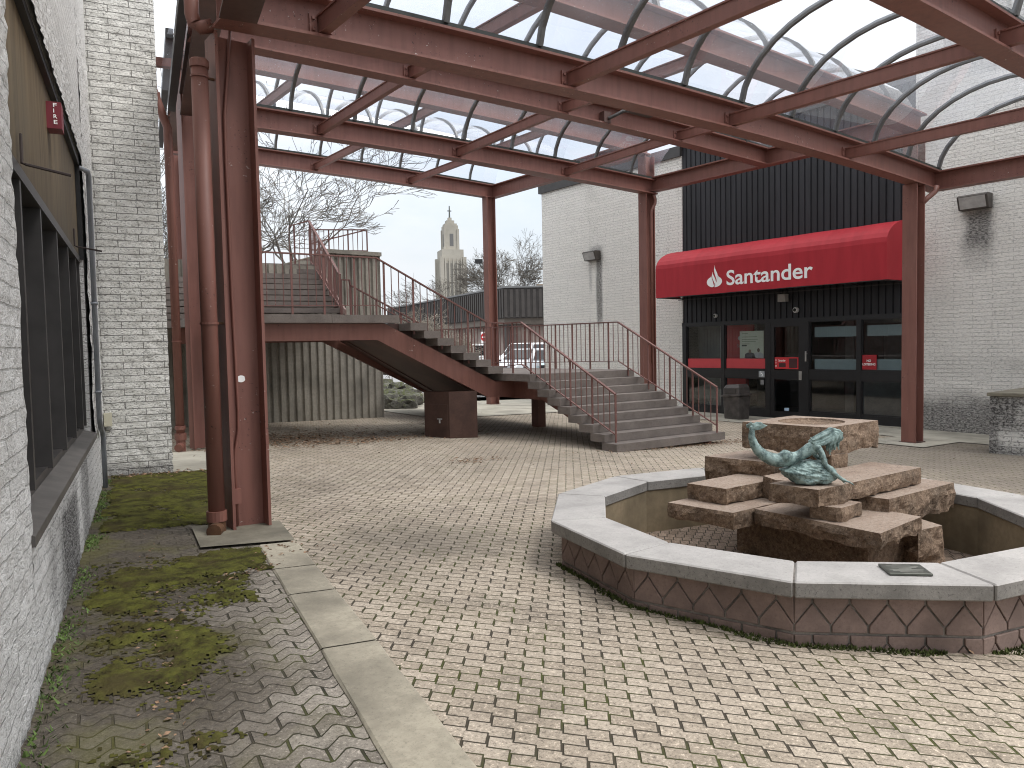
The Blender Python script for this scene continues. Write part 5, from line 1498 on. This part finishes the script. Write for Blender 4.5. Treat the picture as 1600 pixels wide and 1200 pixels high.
# ------------------------------------------------------------------ moss, weeds and leaves
def m_moss():
    k = N('moss'); p = k.pos()
    n = k.noise(9, p, 5, .65); n2 = k.noise(60, p, 3)
    c = k.mix(k.ramp(n, .35, .65), (.034,.028,.012), (.098,.098,.022))
    c = k.mix(k.ramp(n2, .45, .7, 0, .6), c, (.055,.064,.014))
    c = k.mix(k.ramp(k.noise(2.6, p, 4, .6), .48, .68, 0, .75), c, (.052,.040,.020))
    return k.pbr(c, .95, k.bump(n2, .9, .006), 0, .1)
M_MOSS = m_moss()
bm = bm_new()
def moss_patch(bm, l0, l1, m0, m1, thr, seed, step=.0125, fade=.25):
    nl, nm = int((l1-l0)/step), int((m1-m0)/step)
    vs = {}
    def val(i, j):
        l, m = l0+i*step, m0+j*step
        e = min(l-l0, l1-l, (m-m0)*1.6, (m1-m)*1.6)/fade
        v = noise.fractal(Vector((l*3.2+seed, m*3.2, seed)), 1, 2, 5)*.5 + noise.noise(Vector((l*22, m*22, seed)))*.20 + noise.noise(Vector((l*48, m*48, seed+3)))*.26 + noise.noise(Vector((l*110, m*110, seed+6)))*.14 + min(0, e-1)*.35
        return v
    def vert(i, j):
        if (i,j) not in vs:
            l, m = l0+i*step, m0+j*step; p = lm(l, m)
            h = .008+max(0, min(.014, (val(i,j)-thr)*.05))+noise.noise(Vector((l*60,m*60,3)))*.003
            vs[i,j] = bm.verts.new((p.x, p.y, G(p.x,p.y)+h))
        return vs[i,j]
    for i in range(nl):
        for j in range(nm):
            if val(i+.5, j+.5) > thr:
                bm.faces.new((vert(i,j), vert(i,j+1), vert(i+1,j+1), vert(i+1,j)))
moss_patch(bm, 6.2, 9.08, -.36, .64, -.30, 2.0, fade=.16)
moss_patch(bm, 4.15, 5.4, -.34, .52, -.16, 5.0)
moss_patch(bm, 3.1, 4.35, -.32, .36, -.02, 15.0)
moss_patch(bm, 4.75, 5.36, .12, .67, -.26, 8.0, fade=.12)
moss_patch(bm, 1.2, 4.2, -.34, .34, .17, 11.0)
o = obj('moss', bm, M_MOSS, smooth=True); kind(o, 'stuff'); tag(o, 'yellow green moss growing over the grey pavers by the left wall', 'moss')
# moss against the fountain foot
bm = bm_new(); rnd = random.Random(9)
for i in range(2600):
    deg = rnd.uniform(150, 292); 
    k = math.floor((deg-A0)/30); mid = A0+30*k+15; rr = (RB+.01)*math.cos(R(15))/math.cos(R(deg-mid))
    thick = max(0, noise.noise(Vector((deg*.09, 1, 1)))+.35)*.11
    if thick < .01: continue
    p = fp(rr+rnd.uniform(0, 1)**1.5*thick, deg, 0); z = G(p.x, p.y)
    h = rnd.uniform(.006,.022); a = rnd.uniform(0, 2*PI); w = rnd.uniform(.004,.010)
    d = Vector((math.cos(a), math.sin(a), 0))*w
    sheet(bm, [(p.x-d.x, p.y-d.y, z), (p.x+d.x, p.y+d.y, z), (p.x+d.y*.8, p.y-d.x*.8, z+h)])
o = obj('foot_moss', bm, simple('dark_moss', (.048,.062,.012), .95, .4, 30)); kind(o, 'stuff'); tag(o, 'dark green moss along the foot of the fountain wall', 'moss')
# weeds at the foot of the left wall
bm = bm_new(); rnd = random.Random(17)
for i in range(5200):
    l = rnd.uniform(1.6, 8.8)
    dens = noise.noise(Vector((l*2.1, 4, 2)))+.25
    if rnd.random() > dens*1.3: continue
    m = -.405+abs(rnd.gauss(0,.045)); p = lm(l, m); z = G(p.x,p.y)+.004
    h = rnd.uniform(.006,.020)*(1.3 if l < 3.6 else .9); a = rnd.uniform(0, 2*PI); w = rnd.uniform(.003,.008)
    d = Vector((math.cos(a), math.sin(a), 0)); tip = Vector((p.x,p.y,z+h))+Vector((rnd.uniform(-.02,.02), rnd.uniform(-.02,.02), 0))
    sheet(bm, [Vector((p.x,p.y,z))-d*w, Vector((p.x,p.y,z))+d*w, tip+d*w*.3, tip-d*w*.3])
o = obj('weeds', bm, simple('weed_green', (.085,.135,.030), .8, .5, 12)); kind(o, 'stuff'); tag(o, 'small green weeds growing along the foot of the left wall', 'weeds')
# fallen leaves
M_LEAF = simple('dead_leaf', (.20,.125,.075), .8, .6, 30)
bm = bm_new(); rnd = random.Random(23)
def leaf(p, s_):
    a = rnd.uniform(0, 2*PI); d = Vector((math.cos(a), math.sin(a), rnd.uniform(-.3,.3)))*s_; e = Vector((-math.sin(a), math.cos(a), rnd.uniform(-.4,.4)))*s_*.45
    z = G(p[0], p[1])+.010+rnd.uniform(0,.012); c = Vector((p[0], p[1], z))
    sheet(bm, [c-d, c+e+UP*.004, c+d, c-e])
def scatter(n, cx_, cy_, sx, sy, s_, rot=0):
    for i in range(n):
        a, b = rnd.gauss(0, sx), rnd.gauss(0, sy)
        leaf((cx_+a*math.cos(rot)-b*math.sin(rot), cy_+a*math.sin(rot)+b*math.cos(rot)), s_*rnd.uniform(.5,1.2))
scatter(1500, 4.2, 11.3, .8, .5, .035); scatter(700, 5.2, 10.5, 1.0, .25, .03); scatter(160, 5.35, 7.75, .22, .12, .022)
scatter(900, 9.0, 7.25, .9, .14, .020, -.07); scatter(60, 1.80, 4.9, .14, .10, .018, .2); scatter(46, 1.50, 4.55, .12, .03, .018, .3)
scatter(40, 1.95, 5.35, .10, .2, .016, .2); scatter(160, .75, 3.6, .05, 1.4, .014, -.2); scatter(260, 1.95, 8.8, .35, .12, .022, -.2); scatter(240, 6.5, 8, 3, 3, .018); scatter(300, 5.6, 12.6, 1.6, .9, .03)
o = obj('fallen_leaves', bm, M_LEAF); kind(o, 'stuff'); tag(o, 'brown fallen leaves scattered on the pavers', 'leaves')

# ------------------------------------------------------------------ camera
cam = bpy.data.cameras.new('camera'); co_ = bpy.data.objects.new('camera', cam); COL.objects.link(co_)
cam.sensor_width = 36; cam.lens = 1180/1600*36; cam.clip_start = .05; cam.clip_end = 2000
p_, r_ = R(2.85), R(-1.13)
import numpy as np
def cam_axes():
    up = np.array([0, -math.cos(p_), -math.sin(p_)])
    c, s = math.cos(r_), math.sin(r_)
    up = np.array([[c,-s,0],[s,c,0],[0,0,1]]) @ up
    fw = np.array([0,0,1.])-up*up[2]; fw /= np.linalg.norm(fw)
    rt = np.cross(fw, up)
    a = R(52.55); Xc = math.sin(a)*rt+math.cos(a)*fw; a -= PI/2; Yc = math.sin(a)*rt+math.cos(a)*fw
    return np.array([Xc, Yc, up])
Mw = cam_axes() @ np.diag([1,-1,-1])
co_.matrix_world = Matrix(((*Mw[0],0),(*Mw[1],0),(*Mw[2],1.6),(0,0,0,1)))
scene.camera = co_

# ------------------------------------------------------------------ light
EL, AZ = R(58), R(140)       # soft high light from behind the camera's right
w = bpy.data.worlds.new('World'); scene.world = w; w.use_nodes = True
nt = w.node_tree; nt.nodes.clear()
out = nt.nodes.new('ShaderNodeOutputWorld'); bg = nt.nodes.new('ShaderNodeBackground')
sky = nt.nodes.new('ShaderNodeTexSky'); sky.sky_type = 'NISHITA'; sky.sun_disc = False; sky.sun_elevation = EL; sky.sun_rotation = AZ
sky.air_density = 1.0; sky.dust_density = 2.5
tcd = nt.nodes.new('ShaderNodeTexCoord')
mp_ = nt.nodes.new('ShaderNodeMapping'); mp_.inputs['Scale'].default_value = (1,1,2.6)
nz = nt.nodes.new('ShaderNodeTexNoise'); nz.inputs['Scale'].default_value = 2.2; nz.inputs['Detail'].default_value = 6; nz.inputs['Roughness'].default_value = .55
cr = nt.nodes.new('ShaderNodeMapRange'); cr.interpolation_type = 'SMOOTHSTEP'; cr.inputs[1].default_value = .28; cr.inputs[2].default_value = .62; cr.inputs[3].default_value = .55; cr.inputs[4].default_value = 1.0
mx = nt.nodes.new('ShaderNodeMix'); mx.data_type = 'RGBA'
sx_ = nt.nodes.new('ShaderNodeSeparateXYZ'); nt.links.new(tcd.outputs['Generated'], sx_.inputs[0])
el = nt.nodes.new('ShaderNodeMapRange'); el.inputs[1].default_value = .12; el.inputs[2].default_value = .95; el.inputs[3].default_value = 0; el.inputs[4].default_value = 1
nt.links.new(sx_.outputs[2], el.inputs[0])
cl = nt.nodes.new('ShaderNodeMix'); cl.data_type = 'RGBA'; cl.inputs[6].default_value = (4.25,4.45,4.65,1); cl.inputs[7].default_value = (11.5,11.6,11.7,1)
nt.links.new(el.outputs[0], cl.inputs[0]); nt.links.new(cl.outputs[2], mx.inputs[7])
nt.links.new(tcd.outputs['Generated'], mp_.inputs[0]); nt.links.new(mp_.outputs[0], nz.inputs['Vector']); nt.links.new(nz.outputs['Fac'], cr.inputs[0])
nt.links.new(cr.outputs[0], mx.inputs[0]); nt.links.new(sky.outputs[0], mx.inputs[6]); nt.links.new(mx.outputs[2], bg.inputs['Color'])
bg.inputs['Strength'].default_value = .10
nt.links.new(bg.outputs[0], out.inputs[0])
sun = bpy.data.lights.new('sun', 'SUN'); sun.energy = 1.5; sun.angle = R(28); sun.color = (1,.965,.92)
so = bpy.data.objects.new('sun', sun); COL.objects.link(so)
sd = Vector((math.cos(EL)*math.sin(AZ), math.cos(EL)*math.cos(AZ), math.sin(EL)))
so.rotation_euler = sd.to_track_quat('Z', 'Y').to_euler(); so.location = (0,0,30)

scene.view_settings.view_transform = 'Standard'; scene.view_settings.look = 'None'
scene.view_settings.exposure = 1.1; scene.view_settings.gamma = 1
scene.cycles.filter_width = 1.05
scene.cycles.max_bounces = 8; scene.cycles.transparent_max_bounces = 24
scene.cycles.diffuse_bounces = 4
scene.cycles.use_denoising = True
